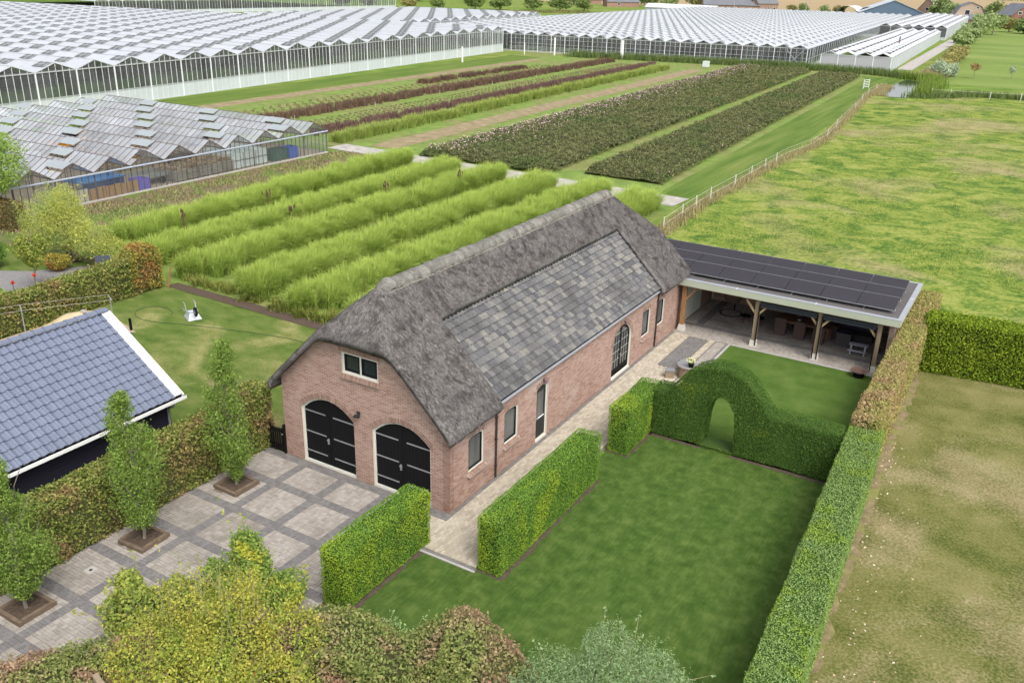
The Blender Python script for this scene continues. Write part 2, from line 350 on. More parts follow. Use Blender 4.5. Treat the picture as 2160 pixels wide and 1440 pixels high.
def limb(mb, p, q, r0, r1, n=5, wob=.08):  # tapered branch
    p, q = np.array(p, float), np.array(q, float); L = np.linalg.norm(q-p); pts = []
    for i in range(n):
        t = i/(n-1); j = rg.normal(size=3)*wob*L*(0 if i in (0, n-1) else 1); pts.append(tuple(p+(q-p)*t+j*np.array([1, 1, .3])))
    mb.tube(pts, [r0+(r1-r0)*i/(n-1) for i in range(n)], 6); return pts
bark_m = mat('bark', [(.13, .11, .09), (.30, .27, .23)], scale=8, rough=.95)
darkbark_m = mat('dark_bark', [(.05, .04, .03), (.14, .11, .08)], scale=8, rough=.95)
def tree(name, label, x, y, h, r, leaf, n=5000, size=.09, zc=.58, trunk=.07, rz=None, cat='tree', seed=0, lumps=12, bark=None, group=None, clear=.2, limbs=9, columnar=False, lean=(0, 0), shell=.5, tilt=1.1, aspect=.62):
    root = thing(name, label, cat, (x, y, 0), 0, group); rs = np.random.default_rng(seed+50)
    mb = MB(); top = (lean[0], lean[1], h*.93)
    pts = limb(mb, (0, 0, 0), top, trunk, trunk*.15, 7, .012)
    root_z = h*clear
    for k in range(limbs):
        t = clear+.55*k/limbs; a = k*2.4+seed; z0 = h*t; l = r*(1.0-.3*t)*(.6 if columnar else .85)
        b = np.array(top)*t; e = (b[0]+cos(a)*l, b[1]+sin(a)*l, z0+(h*.28 if columnar else h*.2))
        limb(mb, (b[0], b[1], z0), e, trunk*.45*(1-t*.5), .008, 4, .05)
    mb.build('trunk', bark or bark_m, root)
    rz_ = rz or (h*(1-clear))/2
    if columnar:
        k = 26; Ps, Ns = [], []
        for i in range(k):
            t = (i+.5)/k; z = h*(clear*.8+(1.03-clear*.8)*t); prof = (sin(min(1, t*2.3)*pi/2)**.8)*(1-t**2.2)**.75
            for j in range(max(1, int(4*(1-t)+1))):
                a = rs.uniform(0, 2*pi); rr = r*prof*rs.uniform(.25, .75); cr = r*rs.uniform(.28, .5)*(.5+.5*prof)+.05
                m_ = int(n/k/(int(4*(1-t)+1)))
                P, D = blob_pts(m_, (cos(a)*rr+lean[0]*t, sin(a)*rr+lean[1]*t, z), (cr, cr, cr*1.15), 5, seed+i*7+j, .3); Ps.append(P); Ns.append(D)
        P, N = np.concatenate(Ps), np.concatenate(Ns)
    else:
        Ps, Ns = [], []; k = 14
        for i in range(k):
            d = rs.normal(size=3); d /= np.linalg.norm(d); d[2] = d[2]*.9
            cc = np.array([d[0]*r*.55, d[1]*r*.55, h*zc+d[2]*rz_*.55]); cr = rs.uniform(.38, .58)*r
            P, D = blob_pts(n//k, cc, (cr, cr, cr*min(1.2, rz_/r)), 6, seed+i*3, shell); Ps.append(P); Ns.append(D)
        P, N = np.concatenate(Ps), np.concatenate(Ns)
    N = N+np.array([0, 0, .35])
    leaf_obj('crown', P, N, size, leaf, root, tilt=tilt, aspect=aspect)
    return root
def blades(P, H, spread, width, lean=(0, 0), nseg=3, droop=.5, outdir=None):
    """grass blades: base points P (k,3), heights H; returns V,F4,rnd,t"""
    k = len(P); a = rg.random(k)*2*pi if outdir is None else outdir
    D = np.stack([np.cos(a), np.sin(a), np.zeros(k)], 1); S_ = np.stack([-D[:, 1], D[:, 0], np.zeros(k)], 1); sp = spread*(.3+.7*rg.random(k))
    Vs = []; ts = []
    for i in range(nseg+1):
        t = i/nseg; w = width*(1-t**1.6)*.5+.002
        off = D*(sp*t**1.7)[:, None]+np.array([lean[0], lean[1], 0])*t**1.5
        z = H*(t-droop*.45*t**3*sp/np.maximum(spread, 1e-6))
        c_ = P+off; c_[:, 2] = P[:, 2]+z; Vs += [c_-S_*w, c_+S_*w]; ts += [t, t]
    V = np.stack(Vs, 1).reshape(-1, 3); m_ = 2*(nseg+1); base = (np.arange(k)*m_)[:, None]
    F = np.concatenate([base+np.array([2*i, 2*i+1, 2*i+3, 2*i+2]) for i in range(nseg)])
    return V, F, np.repeat(rg.random(k), m_), np.tile(ts, k)
# ---------------------------------------------------------------- ground and lawns
G = dict
grass_far = mat('field_grass', [(.2, (.07, .12, .022)), (.5, (.12, .19, .035)), (.8, (.20, .27, .06))], scale=.25, detail=8, rough=1, spec=.05, fine=(3, .35), pal2=[(.2, (.12, .15, .03)), (.8, (.27, .28, .09))], mscale=.03, mlo=.45, mhi=.65, bump=(4, .6, .05))
lawn_m = mat('mown_lawn', [(.2, (.030, .066, .012)), (.5, (.062, .112, .022)), (.8, (.115, .168, .042))], scale=2.2, detail=9, rough=1, spec=.05, fine=(7, .42, (1.7, .32, 1)), pal2=[(.3, (.07, .118, .026)), (.5, (.085, .137, .032)), (.7, (.11, .158, .042))], mscale=.7, maniso=(1.6, .5, 1, .5), mlo=.40, mhi=.8, bump=(45, .9, .04), dist=.15)
lawn2_m = mat('patio_lawn', [(.2, (.045, .09, .016)), (.5, (.075, .128, .026)), (.85, (.12, .17, .045))], scale=.8, detail=6, rough=1, spec=.05, fine=(20, .5), pal2=[(.3, (.20, .19, .08)), (.7, (.30, .26, .13))], mscale=.55, mlo=.66, mhi=.76, bump=(40, .7, .03))
back_m = mat('back_lawn', [(.25, (.06, .10, .02)), (.5, (.10, .145, .032)), (.8, (.18, .195, .065))], scale=.7, detail=7, rough=1, spec=.05, fine=(9, .5, (1, 2.2, 1)), pal2=[(.3, (.17, .18, .05)), (.7, (.33, .30, .14))], mscale=.25, mlo=.50, mhi=.68, bump=(20, .7, .04), aniso=(1, 1.8, 1, .4))
dry_m = mat('dry_lawn', [(.30, (.07, .09, .022)), (.47, (.135, .14, .042)), (.72, (.215, .195, .085))], scale=.45, detail=10, rough=1, spec=.03, fine=(11, .75, (1, 1, 1)), pal2=[(.3, (.18, .155, .07)), (.55, (.28, .235, .13)), (.8, (.37, .31, .20))], mscale=.19, mlo=.47, mhi=.66, bump=(16, .9, .05), dist=.15)
mead_m = mat('meadow', [(.34, (.06, .115, .022)), (.45, (.115, .175, .032)), (.54, (.18, .225, .045)), (.68, (.255, .275, .075))], scale=.42, detail=9, rough=1, spec=.05, fine=(3.2, .55, (1, .8, 1)), pal2=[(.3, (.19, .18, .07)), (.7, (.31, .27, .14))], mscale=.07, mlo=.50, mhi=.66, bump=(3.5, 1., .15), dist=.8)
strip_m = mat('mown_track', [(.25, (.06, .11, .022)), (.5, (.105, .16, .034)), (.8, (.19, .21, .065))], scale=.5, detail=7, rough=1, spec=.05, fine=(5, .4), aniso=(1.8, .12, 1, R(3)), bump=(10, .7, .05))
tan_m = mat('dry_track', [(.2, (.14, .11, .06)), (.5, (.24, .19, .11)), (.8, (.34, .28, .17))], scale=.8, detail=7, rough=1, fine=(6, .4), bump=(8, .8, .05))
olive_m = mat('bed_ground', [(.2, (.10, .12, .03)), (.5, (.17, .19, .06)), (.8, (.26, .25, .11))], scale=.7, detail=7, rough=1, fine=(5, .5), pal2=[(.3, (.10, .17, .03)), (.7, (.19, .26, .06))], mscale=.12, bump=(8, .8, .06))
wheat_m = mat('stubble', [(.2, (.26, .19, .10)), (.8, (.36, .27, .16))], scale=.02, detail=6, rough=1, aniso=(.3, 3, 1))
slab_m = mat('concrete_path', [(.25, (.24, .22, .20)), (.6, (.40, .375, .35)), (.85, (.50, .47, .44))], scale=1.2, detail=7, rough=.95, fine=(9, .3))
asph_m = mat('grey_gravel', [(.13, .125, .125), (.27, .26, .26)], scale=4, detail=7, rough=1, fine=(14, .5))
def rect(x0, x1, y0, y1): return [(x0, y0), (x1, y0), (x1, y1), (x0, y1)]
sheet('ground', rect(-3500, 3500, -400, 4500), 0, grass_far)
sheet('front_lawn', [(.2, -7.5), (12.6, -7.5), (11.9, 9.6), (11.0, 10.8), (3.15, 10.8), (2.62, 9.6), (2.62, 6.95), (2.5, -2.15), (.3, -2.15)], .010, lawn_m)
sheet('patio_lawn', [(3.25, 9.9), (10.95, 9.9), (10.8, 20.45), (3.25, 20.45)], .016, lawn2_m)
sheet('back_lawn', rect(-28, -7.62, -14, 10.35), .010, back_m)
sheet('dry_lawn', [(12.3, -60), (120, -60), (120, 28), (11.75, 22.8), (11.8, 10), (12.6, -7)], .012, dry_m)
sheet('meadow', [(-8.2, 27), (-3, 25), (11.8, 23), (140, 32), (140, 168), (-12.6, 150), (-8.6, 75), (-9.3, 50)], .014, mead_m)
sheet('far_pasture', [(-4.5, 172), (200, 190), (200, 560), (-14, 470), (-17.5, 300), (-11, 195)], .03, mat('far_pasture', [(.2, (.095, .15, .03)), (.5, (.145, .205, .042)), (.8, (.22, .26, .075))], scale=.05, detail=8, rough=1, aniso=(.5, 1.2, 1), fine=(.8, .3), bump=(2, .6, .1)))
sheet('stubble_field', [(-700, 640), (500, 590), (900, 2600), (-1600, 2600)], .05, wheat_m)
sheet('soil_edge', [(-27.2, 10.3), (-7.6, 10.05), (-7.6, 10.75), (-15, 11.0), (-27.2, 11.1)], .035, soil_m)
sheet('nursery_ground', [(-41, 10.9), (-8.6, 10.7), (-10, 47.4), (-41, 48.2)], .02, olive_m)
sheet('dry_verge', [(-48.1, 10), (-38.2, 10), (-38.2, 49.6), (-48.1, 50)], .03, mat('weedy_soil', [(.15, (.05, .036, .024)), (.45, (.125, .095, .06)), (.75, (.22, .17, .11))], scale=2.6, detail=9, fine=(10, .7), rough=1, pal2=[(.2, (.06, .10, .02)), (.8, (.16, .20, .05))], mscale=.4, mlo=.47, mhi=.56, bump=(8, 1., .08)))
sheet('concrete_path', [(-50, 49.2), (-10.4, 46.9), (-10.2, 50.3), (-50, 52.2)], .035, slab_m)
sheet('field_track', [(-13.2, 50.4), (-8.9, 47), (-8.9, 75), (-13.4, 152), (-11.5, 176), (-22, 178), (-18.8, 172)], .02, strip_m)
def fb(x, y): return x-.052*(y-50)
def fsheet(n, x0, x1, y0, y1, z, m): return sheet(n, [(fb(x0, y0), y0), (fb(x1, y0), y0), (fb(x1, y1), y1), (fb(x0, y1), y1)], z, m)
fsheet('nursery_field', -92, -12.6, 50.6, 182, .018, olive_m)
fsheet('dry_track', -47.2, -43.8, 53, 165, .03, tan_m)
fsheet('grass_verge', -92, -84, 50, 166, .03, strip_m)
fsheet('bare_strip', -83.5, -80.5, 52, 160, .034, tan_m)
sheet('gravel_path', [(-36.5, 1.5), (-31, 6.3), (-30.2, 9.6), (-34, 10.4), (-36, 7.5), (-41, 4.5)], .03, asph_m)
sheet('far_garden', rect(-62, -28.4, -20, 10.5), .012, back_m)
sheet('farm_road', [(-17.6, 200), (-14.4, 200), (-24, 470), (-28, 470)], .06, slab_m)
water_m = mat('ditch_water', [(.02, .03, .025), (.05, .06, .05)], scale=1, rough=.04, spec=1., bump=(1.2, .06, .02))
sheet('ditch_water', [(-11.2, 142.5), (-6.9, 143), (-6.3, 158), (-7.4, 174), (-12, 176), (-12.4, 166), (-11.6, 155)], .05, water_m)
# mulch where the hedges stand
def jag(P, st=.35, a=.045):
    Q = []
    for i in range(len(P)):
        p, q = np.array(P[i], float), np.array(P[(i+1) % len(P)], float); n = max(1, int(np.linalg.norm(q-p)/st)); Q += [tuple(p+(q-p)*k/n+(rg.normal(size=2)*a if k else 0)) for k in range(n)]
    return Q
mat('dark_litter', [(.2, (.055, .042, .03)), (.6, (.10, .078, .055)), (.85, (.17, .13, .09))], scale=7, detail=7, rough=1, bump=(12, .8, .03))
for i, p in enumerate([jag([(2.4, -2.2), (3.44, -2.2), (3.44, 4.86), (2.4, 4.86)]), jag([(2.55, 6.9), (3.58, 6.9), (3.58, 9.4), (2.55, 9.4)]), jag([(-.5, -6.5), (.58, -6.5), (.58, -1.8), (-.5, -1.8)]), [(3.5, 9.14), (5.7, 9.17), (5.7, 10.3), (3.5, 10.3)], [(6.85, 9.15), (10.7, 9.15), (10.7, 10.3), (6.85, 10.3)]]):
    sheet('hedge_bed', p, .022, MATS['dark_litter'])
sheet('hedge_bed', jag([(11.5, 22), (11.75, -8), (12.85, -8), (12.35, 8), (12.1, 22)], .4, .09), .022, mat('leaf_litter', [(.2, (.12, .085, .055)), (.5, (.20, .16, .085)), (.8, (.32, .25, .15))], scale=3, detail=7, fine=(14, .6), rough=1, pal2=[(.14, .15, .04), (.24, .23, .08)], mscale=1.1, mlo=.5, mhi=.6))
sheet('hedge_bed', rect(-9.6, -8.1, -17, .4), .024, soil_m)

# ---------------------------------------------------------------- paving
def unit_brick(nm, m, l, w, h, bev=.006):
    a, b = l/2, w/2; v = [(-a, -b, 0), (a, -b, 0), (a, b, 0), (-a, b, 0), (-a, -b, h-bev), (a, -b, h-bev), (a, b, h-bev), (-a, b, h-bev), (-a+bev, -b+bev, h), (a-bev, -b+bev, h), (a-bev, b-bev, h), (-a+bev, b-bev, h)]
    f = [(0, 1, 5, 4), (1, 2, 6, 5), (2, 3, 7, 6), (3, 0, 4, 7), (4, 5, 9, 8), (5, 6, 10, 9), (6, 7, 11, 10), (7, 4, 8, 11), (8, 9, 10, 11)]
    return np_mesh(nm, v, [np.array(f)], m)
PL, PW = .212, .106
def pave(x0, x1, y0, y1, pat, skip=(), ang=0):
    T = []
    def put(cx, cy, r, sx, sy):
        for a, b, c, d in skip:
            if a < cx < b and c < cy < d: return
        rr = r+rg.normal()*.012; tl = rg.normal(size=2)*.012
        X = np.array([cos(rr), sin(rr), tl[0]]); Y = np.array([-sin(rr), cos(rr), tl[1]]); T.append(TM((cx, cy, .012+rg.normal()*.0018), X, Y, (0, 0, 1), (sx, sy, 1)))
    if pat == 'basket':
        nx, ny = max(1, round((x1-x0)/PL)), max(1, round((y1-y0)/PL)); dx, dy = (x1-x0)/nx, (y1-y0)/ny
        for i in range(nx):
            for j in range(ny):
                cx, cy = x0+(i+.5)*dx, y0+(j+.5)*dy
                if (i+j) % 2 ^ (random.random() < .12):
                    for s in (-.25, .25): put(cx, cy+s*dy, 0, dx/PL, dy/PL)
                else:
                    for s in (-.25, .25): put(cx+s*dx, cy, pi/2, dy/PL, dx/PL)
    else:
        L = pat == 'x'; a0, a1, b0, b1 = (x0, x1, y0, y1) if L else (y0, y1, x0, x1)
        nb = max(1, round((b1-b0)/PW)); db = (b1-b0)/nb
        for j in range(nb):
            p = a0-(PL*.5 if j % 2 else 0)
            while p < a1-.02:
                q0, q1 = max(p, a0), min(p+PL, a1); p += PL
                if q1-q0 < .03: continue
                c = (q0+q1)/2; d = b0+(j+.5)*db
                put(*(c, d, 0) if L else (d, c, pi/2), (q1-q0)/PL, db/PW)
    return T
pv = unit_brick('paver', paver_m, PL-.009, PW-.009, .026); pvd = unit_brick('dark_paver', paverd_m, PL-.006, PW-.006, .027); pvw = unit_brick('path_paver', paverw_m, PL-.009, PW-.009, .026)
pits = [(-7.97, -6.85, -3.33, -2.2), (-7.95, -6.83, -7.25, -6.13), (-7.9, -6.8, -11.28, -10.12)]
drv = sheet('driveway', rect(-8.6, -.3, -18, -.02), .012+.004, sand_m)
XL = [-8.55, -6.41, -4.46, -2.51, -.45]; YL = [-17.47+1.95*i for i in range(9)]; hb = .18
A, B = [], []
for i in range(4):
    x0 = XL[i]+(hb if i else 0); x1 = XL[i+1]-(hb if i < 3 else 0)
    for j in range(9):
        y0 = YL[j]+hb; y1 = (YL[j+1]-hb) if j < 8 else -.42
        A += pave(x0, x1, y0, y1, 'basket', pits)
for x in XL[1:4]: B += pave(x-hb, x+hb, -17.4, -.42, 'x')
for y in YL:
    for i in range(4): B += pave(XL[i]+(hb if i else 0), XL[i+1]-(hb if i < 3 else 0), y-hb, y+hb, 'y', pits)
B += pave(-8.55, 0.2, -.42, -.1, 'x')
many(pv, 'paver', A, drv); many(pvd, 'dark_paver', B, drv)
pth = sheet('garden_path', rect(-.45, 2.5, -2.2, 20.5), .014, sand_m)
A = pave(.18, 2.42, -2.05, 20.5, 'y', [(1.08, 2.05, 15.9, 20.4), (1.7, 2.5, 5.0, 6.9)])+pave(-.45, .2, -2.05, -.45, 'y')
B = pave(.06, .18, .0, 20.5, 'y')+pave(-.45, 2.5, -2.2, -2.08, 'x')+pave(1.1, 2.03, 15.95, 20.4, 'y')+pave(1.72, 2.5, 5.0, 6.9, 'y')+pave(2.0, 2.2, .2, .9, 'y')
many(pvw, 'paver', A, pth); many(pvd, 'dark_paver', B, pth)
ter = sheet('terrace', [(0, 20.5), (2.5, 20.5), (2.5, 12.2), (3.25, 12.2), (3.25, 20.5), (10.75, 20.5), (10.75, 27), (0, 27)], .018, sand_m)
A = pave(2.5, 3.0, 12.3, 20.4, 'y')+pave(.04, 10.7, 20.5, 21.95, 'y')+pave(.04, .66, 22.3, 26.9, 'y')+pave(1.1, 10.7, 22.35, 26.9, 'y')
B = pave(3.0, 3.12, 15, 20.3, 'y')+pave(.66, 10.7, 21.95, 22.35, 'x')+pave(.66, 1.1, 22.35, 25.9, 'y')
many(pv, 'paver', [a+np.array([[0, 0, 0, 0]]*2+[[0, 0, 0, .004], [0]*4]) for a in A], ter); many(pvd, 'dark_paver', [a+np.array([[0, 0, 0, 0]]*2+[[0, 0, 0, .004], [0]*4]) for a in B], ter)
kb = MB(); kb.box((3.13, 12.3, .0), (3.23, 20.44, .05)); kb.box((3.23, 20.4, .0), (10.7, 20.5, .05)); kb.build('kerb', conc_m, ter)
kb = MB(); kb.box((-.3, -2.3, 0), (2.5, -2.22, .045)); kb.build('kerb', conc_m, pth)
dr = MB().box((-7.56, -8.74, .03), (-7.24, -8.42, .047)); dr.build('drain_cover', conc_m, drv)
MB().lathe((-7.4, -8.58, .0), [(0, .05), (.055, .05), (.055, .04)], 10).build('drain_hole', blackm_m, drv)

# ---------------------------------------------------------------- brick walls
bk = unit_brick('brick', brick_m, .208, .052, .012, .003)
bkc = unit_brick('coping_brick', brick2_m, .062, .20, .016, .004)
def loops_prism(mb, loops, a, b, fn):
    """polygon with holes, from depth a to b; fn(u,d,z)->xyz"""
    P = [p for L in loops for p in L]; n = len(P); T = tessellate_polygon([[Vector((u, z, 0)) for u, z in L] for L in loops])
    V = [fn(u, a, z) for u, z in P]+[fn(u, b, z) for u, z in P]; F4 = []; k = 0
    for L in loops:
        m_ = len(L); F4 += [(k+i, k+(i+1) % m_, n+k+(i+1) % m_, n+k+i) for i in range(m_)]; k += m_
    return mb.add(V, F4, [tuple(t) for t in T]+[tuple(n+i for i in t) for t in T])
def arch(u0, u1, z0, zs, zt, n=8, inset=0):
    u0 += inset; u1 -= inset; z0 += inset; zt -= inset; c = (u0+u1)/2; a = (u1-u0)/2
    return [(u0, z0), (u1, z0)]+[(c+a*cos(pi*i/n), zs+(zt-zs)*sin(pi*i/n)) for i in range(n+1)]
def garc(u0, u1, z0, zs, zt, n=10, inset=0):      # flat three-centre style arch: parabola-ish
    u0 += inset; u1 -= inset; z0 += inset; zt -= inset; zs -= inset*.9; c = (u0+u1)/2; a = (u1-u0)/2
    return [(u0, z0), (u1, z0)]+[(c+a*(1-2*i/n), zs+(zt-zs)*(1-abs(1-2*i/n)**2.1)) for i in range(n+1)]
def brickwork(parent, outer, holes, org, U, Nn, lim=300):
    """lay bricks in running bond on a wall face; outer/holes in (u,z)"""
    U = np.array(U, float); Nn = np.array(Nn, float); T = []; zmax = max(p[1] for p in outer); c = 0; z = .031
    while z < zmax:
        xs = []
        for L in [outer]+holes:
            for i in range(len(L)):
                (a, za), (b, zb) = L[i], L[(i+1) % len(L)]
                if (za > z) != (zb > z): xs.append(a+(b-a)*(z-za)/(zb-za))
        xs.sort()
        for k in range(0, len(xs)-1, 2):
            p = math.floor((xs[k]-1)/.218)*.218+(.109 if c % 2 else 0)
            while p < xs[k+1]:
                q0, q1 = max(p, xs[k]), min(p+.218, xs[k+1]); p += .218
                if q1-q0 < .03: continue
                u = (q0+q1)/2; o = np.array(org)+U*u+np.array([0, 0, z])-Nn*(.006-rg.normal()*.0012)
                T.append(TM(o, U, np.array([0, 0, 1.]), Nn, ((q1-q0-.010)/.208, 1, 1)))
        z += .0625; c += 1
    many(bk, 'brick', T, parent, lim)
gab = lambda u, d, z: (u, d, z); sid = lambda u, d, z: (-d, u, z)
barn = thing('thatched_barn', 'long red-brick barn with a grey thatched and tiled roof and two arched black garage doors', 'barn', (0, 0, 0))
# front gable (faces -y), u = x
gd = [(-6.66, -4.15), (-3.30, -.79)]
gout = [(-7.6, 0), (0, 0), (0, 3.12), (-1.82, 4.98), (-2.25, 5.5), (-5.4, 5.5), (-5.8, 5.02), (-7.6, 3.25)]
gholes = [garc(a, b, 0.0, 2.30, 2.86) for a, b in gd]; upw = [(-4.56, 4.2), (-2.97, 4.2), (-2.97, 4.98), (-4.56, 4.98)]
gholes_b = [[(a, max(z, .02)) for a, z in h] for h in gholes]+[upw]
mb = MB(); loops_prism(mb, [gout]+gholes_b, 0, .26, gab); wf = mb.build('gable_wall', mortar_m, barn)
brickwork(wf, gout, gholes_b, (0, 0, 0), (1, 0, 0), (0, -1, 0))
# side wall (faces +x), u = y
wins = [(1.15, 2.12), (3.53, 4.5), (16.24, 17.18), (18.15, 19.02)]; z0w, zsw, ztw = 1.04, 2.335, 2.415
dr1 = (5.93, 6.84); dr2 = (12.95, 15.0)
sout = [(0, 0), (21.05, 0), (21.05, 3.15), (0, 3.15)]
sh = [garc(a, b, z0w, zsw, ztw, 6) for a, b in wins]+[garc(*dr1, .06, 2.31, 2.44, 6), arch(*dr2, .06, 1.72, 2.52, 10)]
mb = MB(); loops_prism(mb, [sout]+sh, 0, .26, sid); ws = mb.build('side_wall', mortar_m, barn)
brickwork(ws, sout, sh, (0, 0, 0), (0, 1, 0), (1, 0, 0))
mb = MB().box((-7.6, .26, 0), (-7.34, 21.05, 3.2)); mb.prism([(-7.6, 0), (0, 0), (0, 3.12), (-2.1, 5.2), (-5.5, 5.2), (-7.6, 3.2)], 'y', 20.8, 21.04); mb.build('rear_wall', brick_m, barn)
MB().box((-7.3, .3, .05), (-.3, 20.7, .08)).build('floor', conc_m, barn)
# arch bricks
def archbricks(curve, org, U, Nn, parent):
    T = []; P = np.array(curve); d = np.linalg.norm(np.diff(P, axis=0), axis=1); s = np.concatenate([[0], np.cumsum(d)]); n = int(s[-1]/.072)
    for i in range(n):
        q = (i+.5)/n*s[-1]; j = min(np.searchsorted(s, q)-1, len(d)-1); t = (P[j+1]-P[j])/d[j]; p = P[j]+t*(q-s[j]); nn = np.array([t[1], -t[0]])
        if nn[1] < 0: nn = -nn
        Uv, Nv = np.array(U, float), np.array(Nn, float); p = p+nn*.11
        T.append(TM(np.array(org)+Uv*p[0]+np.array([0, 0, p[1]])-Nv*.006, Uv*nn[1]-np.array([0, 0, nn[0]]), Uv*nn[0]+np.array([0, 0, nn[1]]), Nv))
    many(bkc, 'arch_brick', T, parent, 300)
for h in gholes: archbricks(h[2:], (0, 0, 0), (1, 0, 0), (0, -1, 0), wf)
for h in sh[:4]+[sh[4], sh[5]]: archbricks(h[2:], (0, 0, 0), (0, 1, 0), (1, 0, 0), ws)
archbricks([(-4.7, 4.985), (-2.85, 4.985)], (0, 0, 0), (1, 0, 0), (0, -1, 0), wf)
def ring(name, fn, mk, i0, i1, d0, d1, m, parent):
    mb = MB(); loops_prism(mb, [mk(i0), mk(i1)], d0, d1, fn); return mb.build(name, m, parent)
def fillp(name, fn, mk, i0, d0, d1, m, parent):
    mb = MB(); loops_prism(mb, [mk(i0)], d0, d1, fn); return mb.build(name, m, parent)
for a, b in gd:
    mk = lambda i, a=a, b=b: garc(a, b, .03, 2.30, 2.86, 10, i)
    fr = ring('garage_door', gab, mk, 0, .06, .07, .15, cream_m, barn)
    c = (a+b)/2
    for s in (0, 1):
        L = [p for p in mk(.065)]; L = [(min(p[0], c-.008), p[1]) if s == 0 else (max(p[0], c+.008), p[1]) for p in L]
        Q = [L[0]]
        for p in L[1:]:
            if abs(p[0]-Q[-1][0])+abs(p[1]-Q[-1][1]) > 1e-6: Q.append(p)
        zt_ = max(z for u, z in mk(.065)); Q = [(u, z) for u, z in Q if not (abs(u-(c+(.008 if s else -.008))) < 1e-6 and .2 < z < zt_-1e-4)]
        ed = c+(.008 if s else -.008)
        if s == 0: Q = [p for p in Q if p[0] < ed-1e-6]; Q = [(Q[0])]+[(ed, .095)]+[(ed, zt_)]+[p for p in Q[1:]]
        else: Q = [p for p in Q if p[0] > ed+1e-6]; Q = [(ed, .095)]+Q+[(ed, zt_)]
        mb = MB(); loops_prism(mb, [Q], .10, .14, gab); mb.build('door_leaf', black_m, fr)
        mb = MB()
        for k in range(1, 8):
            u = (a+.07)+(c-a-.08)*k/8+(c-a)*s; zt2 = 2.25
            mb.box((u-.003, .096, .12), (u+.003, .1, zt2))
        mb.build('board_groove', blackm_m, fr)
        for zz in (.47, 1.29, 2.16):
            mb = MB(); u0 = (a+.07) if s == 0 else (b-.07-1.0); mb.box((u0, .078, zz-.022), (u0+1.0, .098, zz+.022)); mb.build('strap_hinge', steel_m, fr)
    hd = MB().box((c-.11, .055, 1.0), (c-.05, .098, 1.22)); hd.box((c-.14, .035, 1.14), (c-.0, .055, 1.165)); hd.build('handle', steel_m, fr)
    MB().box((a-.02, -.03, 0), (b+.02, .2, .045)).build('threshold', conc_m, fr)
# upper window
fr = MB(); loops_prism(fr, [upw, [(-4.5, 4.26), (-3.03, 4.26), (-3.03, 4.92), (-4.5, 4.92)]], .05, .13, gab); fr.box((-3.795, .05, 4.26), (-3.735, .13, 4.92)); fr = fr.build('window', cream_m, barn)
for u0, u1 in ((-4.5, -3.795), (-3.735, -3.03)):
    sq = lambda i: [(u0+i, 4.26+i), (u1-i, 4.26+i), (u1-i, 4.92-i), (u0+i, 4.92-i)]
    ring('sash', gab, sq, .002, .075, .07, .12, black_m, fr); fillp('pane', gab, sq, .07, .1, .105, darkglass_m, fr)
T = [TM((-4.62+.066*i+.033, -.03, 4.09), (1, 0, 0), (0, .35, .94), (0, -.94, .35), (1, .9, 3)) for i in range(26)]
many(bkc, 'sill_brick', T, wf)
MB().prism([(-.05, 4.0), (.1, 4.0), (.1, 4.2), (0, 4.19), (-.05, 4.12)], 'x', -4.62, -2.92).build('sill_bed', mortar_m, wf)
# side windows
def swin(a, b):
    mk = lambda i: garc(a, b, z0w, zsw, ztw, 6, i)
    fr = ring('window', sid, mk, 0, .05, .035, .14, cream_m, barn); ring('sash', sid, mk, .052, .10, .05, .12, black_m, fr); fillp('pane', sid, mk, .095, .09, .095, leadglass_m, fr)
    T = [TM((.045, a-.06+.066*i+.033, .965), (0, 1, 0), (-.94, 0, .34), (.34, 0, .94), (1, .85, 2)) for i in range(int((b-a+.12)/.066))]
    many(bkc, 'sill_brick', T, ws)
    MB().prism([(-.05, .9), (.12, .9), (.12, .93), (-.05, 1.03)], 'y', a-.07, b+.07).build('sill_bed', mortar_m, ws)
    c = MB(); c.box((-.3, a+.1, z0w+.05), (-.28, a+.1+(b-a)*.3, ztw-.1)); c.build('curtain', white_m, fr)
for a, b in wins: swin(a, b)
mk = lambda i: garc(*dr1, .06, 2.31, 2.44, 6, i)
fr = ring('door', sid, mk, 0, .055, .06, .14, cream_m, barn)
mb = MB(); loops_prism(mb, [mk(.06), [(6.1, 1.0), (6.67, 1.0), (6.67, 2.13), (6.1, 2.13)]], .08, .125, sid); mb.build('door_leaf', flat('door_black', (.02, .022, .022), rough=.5), fr)
fillp('pane', sid, lambda i: [(6.1, 1.0), (6.67, 1.0), (6.67, 2.13), (6.1, 2.13)], 0, .10, .105, leadglass_m, fr)
MB().box((-.075, 6.12, .985), (-.045, 6.66, 1.02)).build('rail', white_m, fr)
MB().box((-.07, 5.99, .98), (-.02, 6.01, 1.1)).box((-.03, 5.99, 1.05), (-.01, 6.13, 1.075)).build('handle', steel_m, fr)
MB().box((-.15, 5.95, 0), (.04, 6.82, .058)).build('threshold', conc_m, fr)
mk = lambda i: arch(*dr2, .06, 1.72, 2.52, 12, i)
fr = ring('double_door', sid, mk, 0, .06, .05, .14, cream_m, barn)
ring('door_frame', sid, mk, .065, .16, .08, .125, black_m, fr); fillp('pane', sid, mk, .15, .11, .115, leadglass_m, fr)
mb = MB().box((-.125, 13.92, .1), (-.075, 14.03, 2.38)); mb.box((-.12, 13.1, .1), (-.08, 14.85, .42)); mb.build('door_rail', black_m, fr)
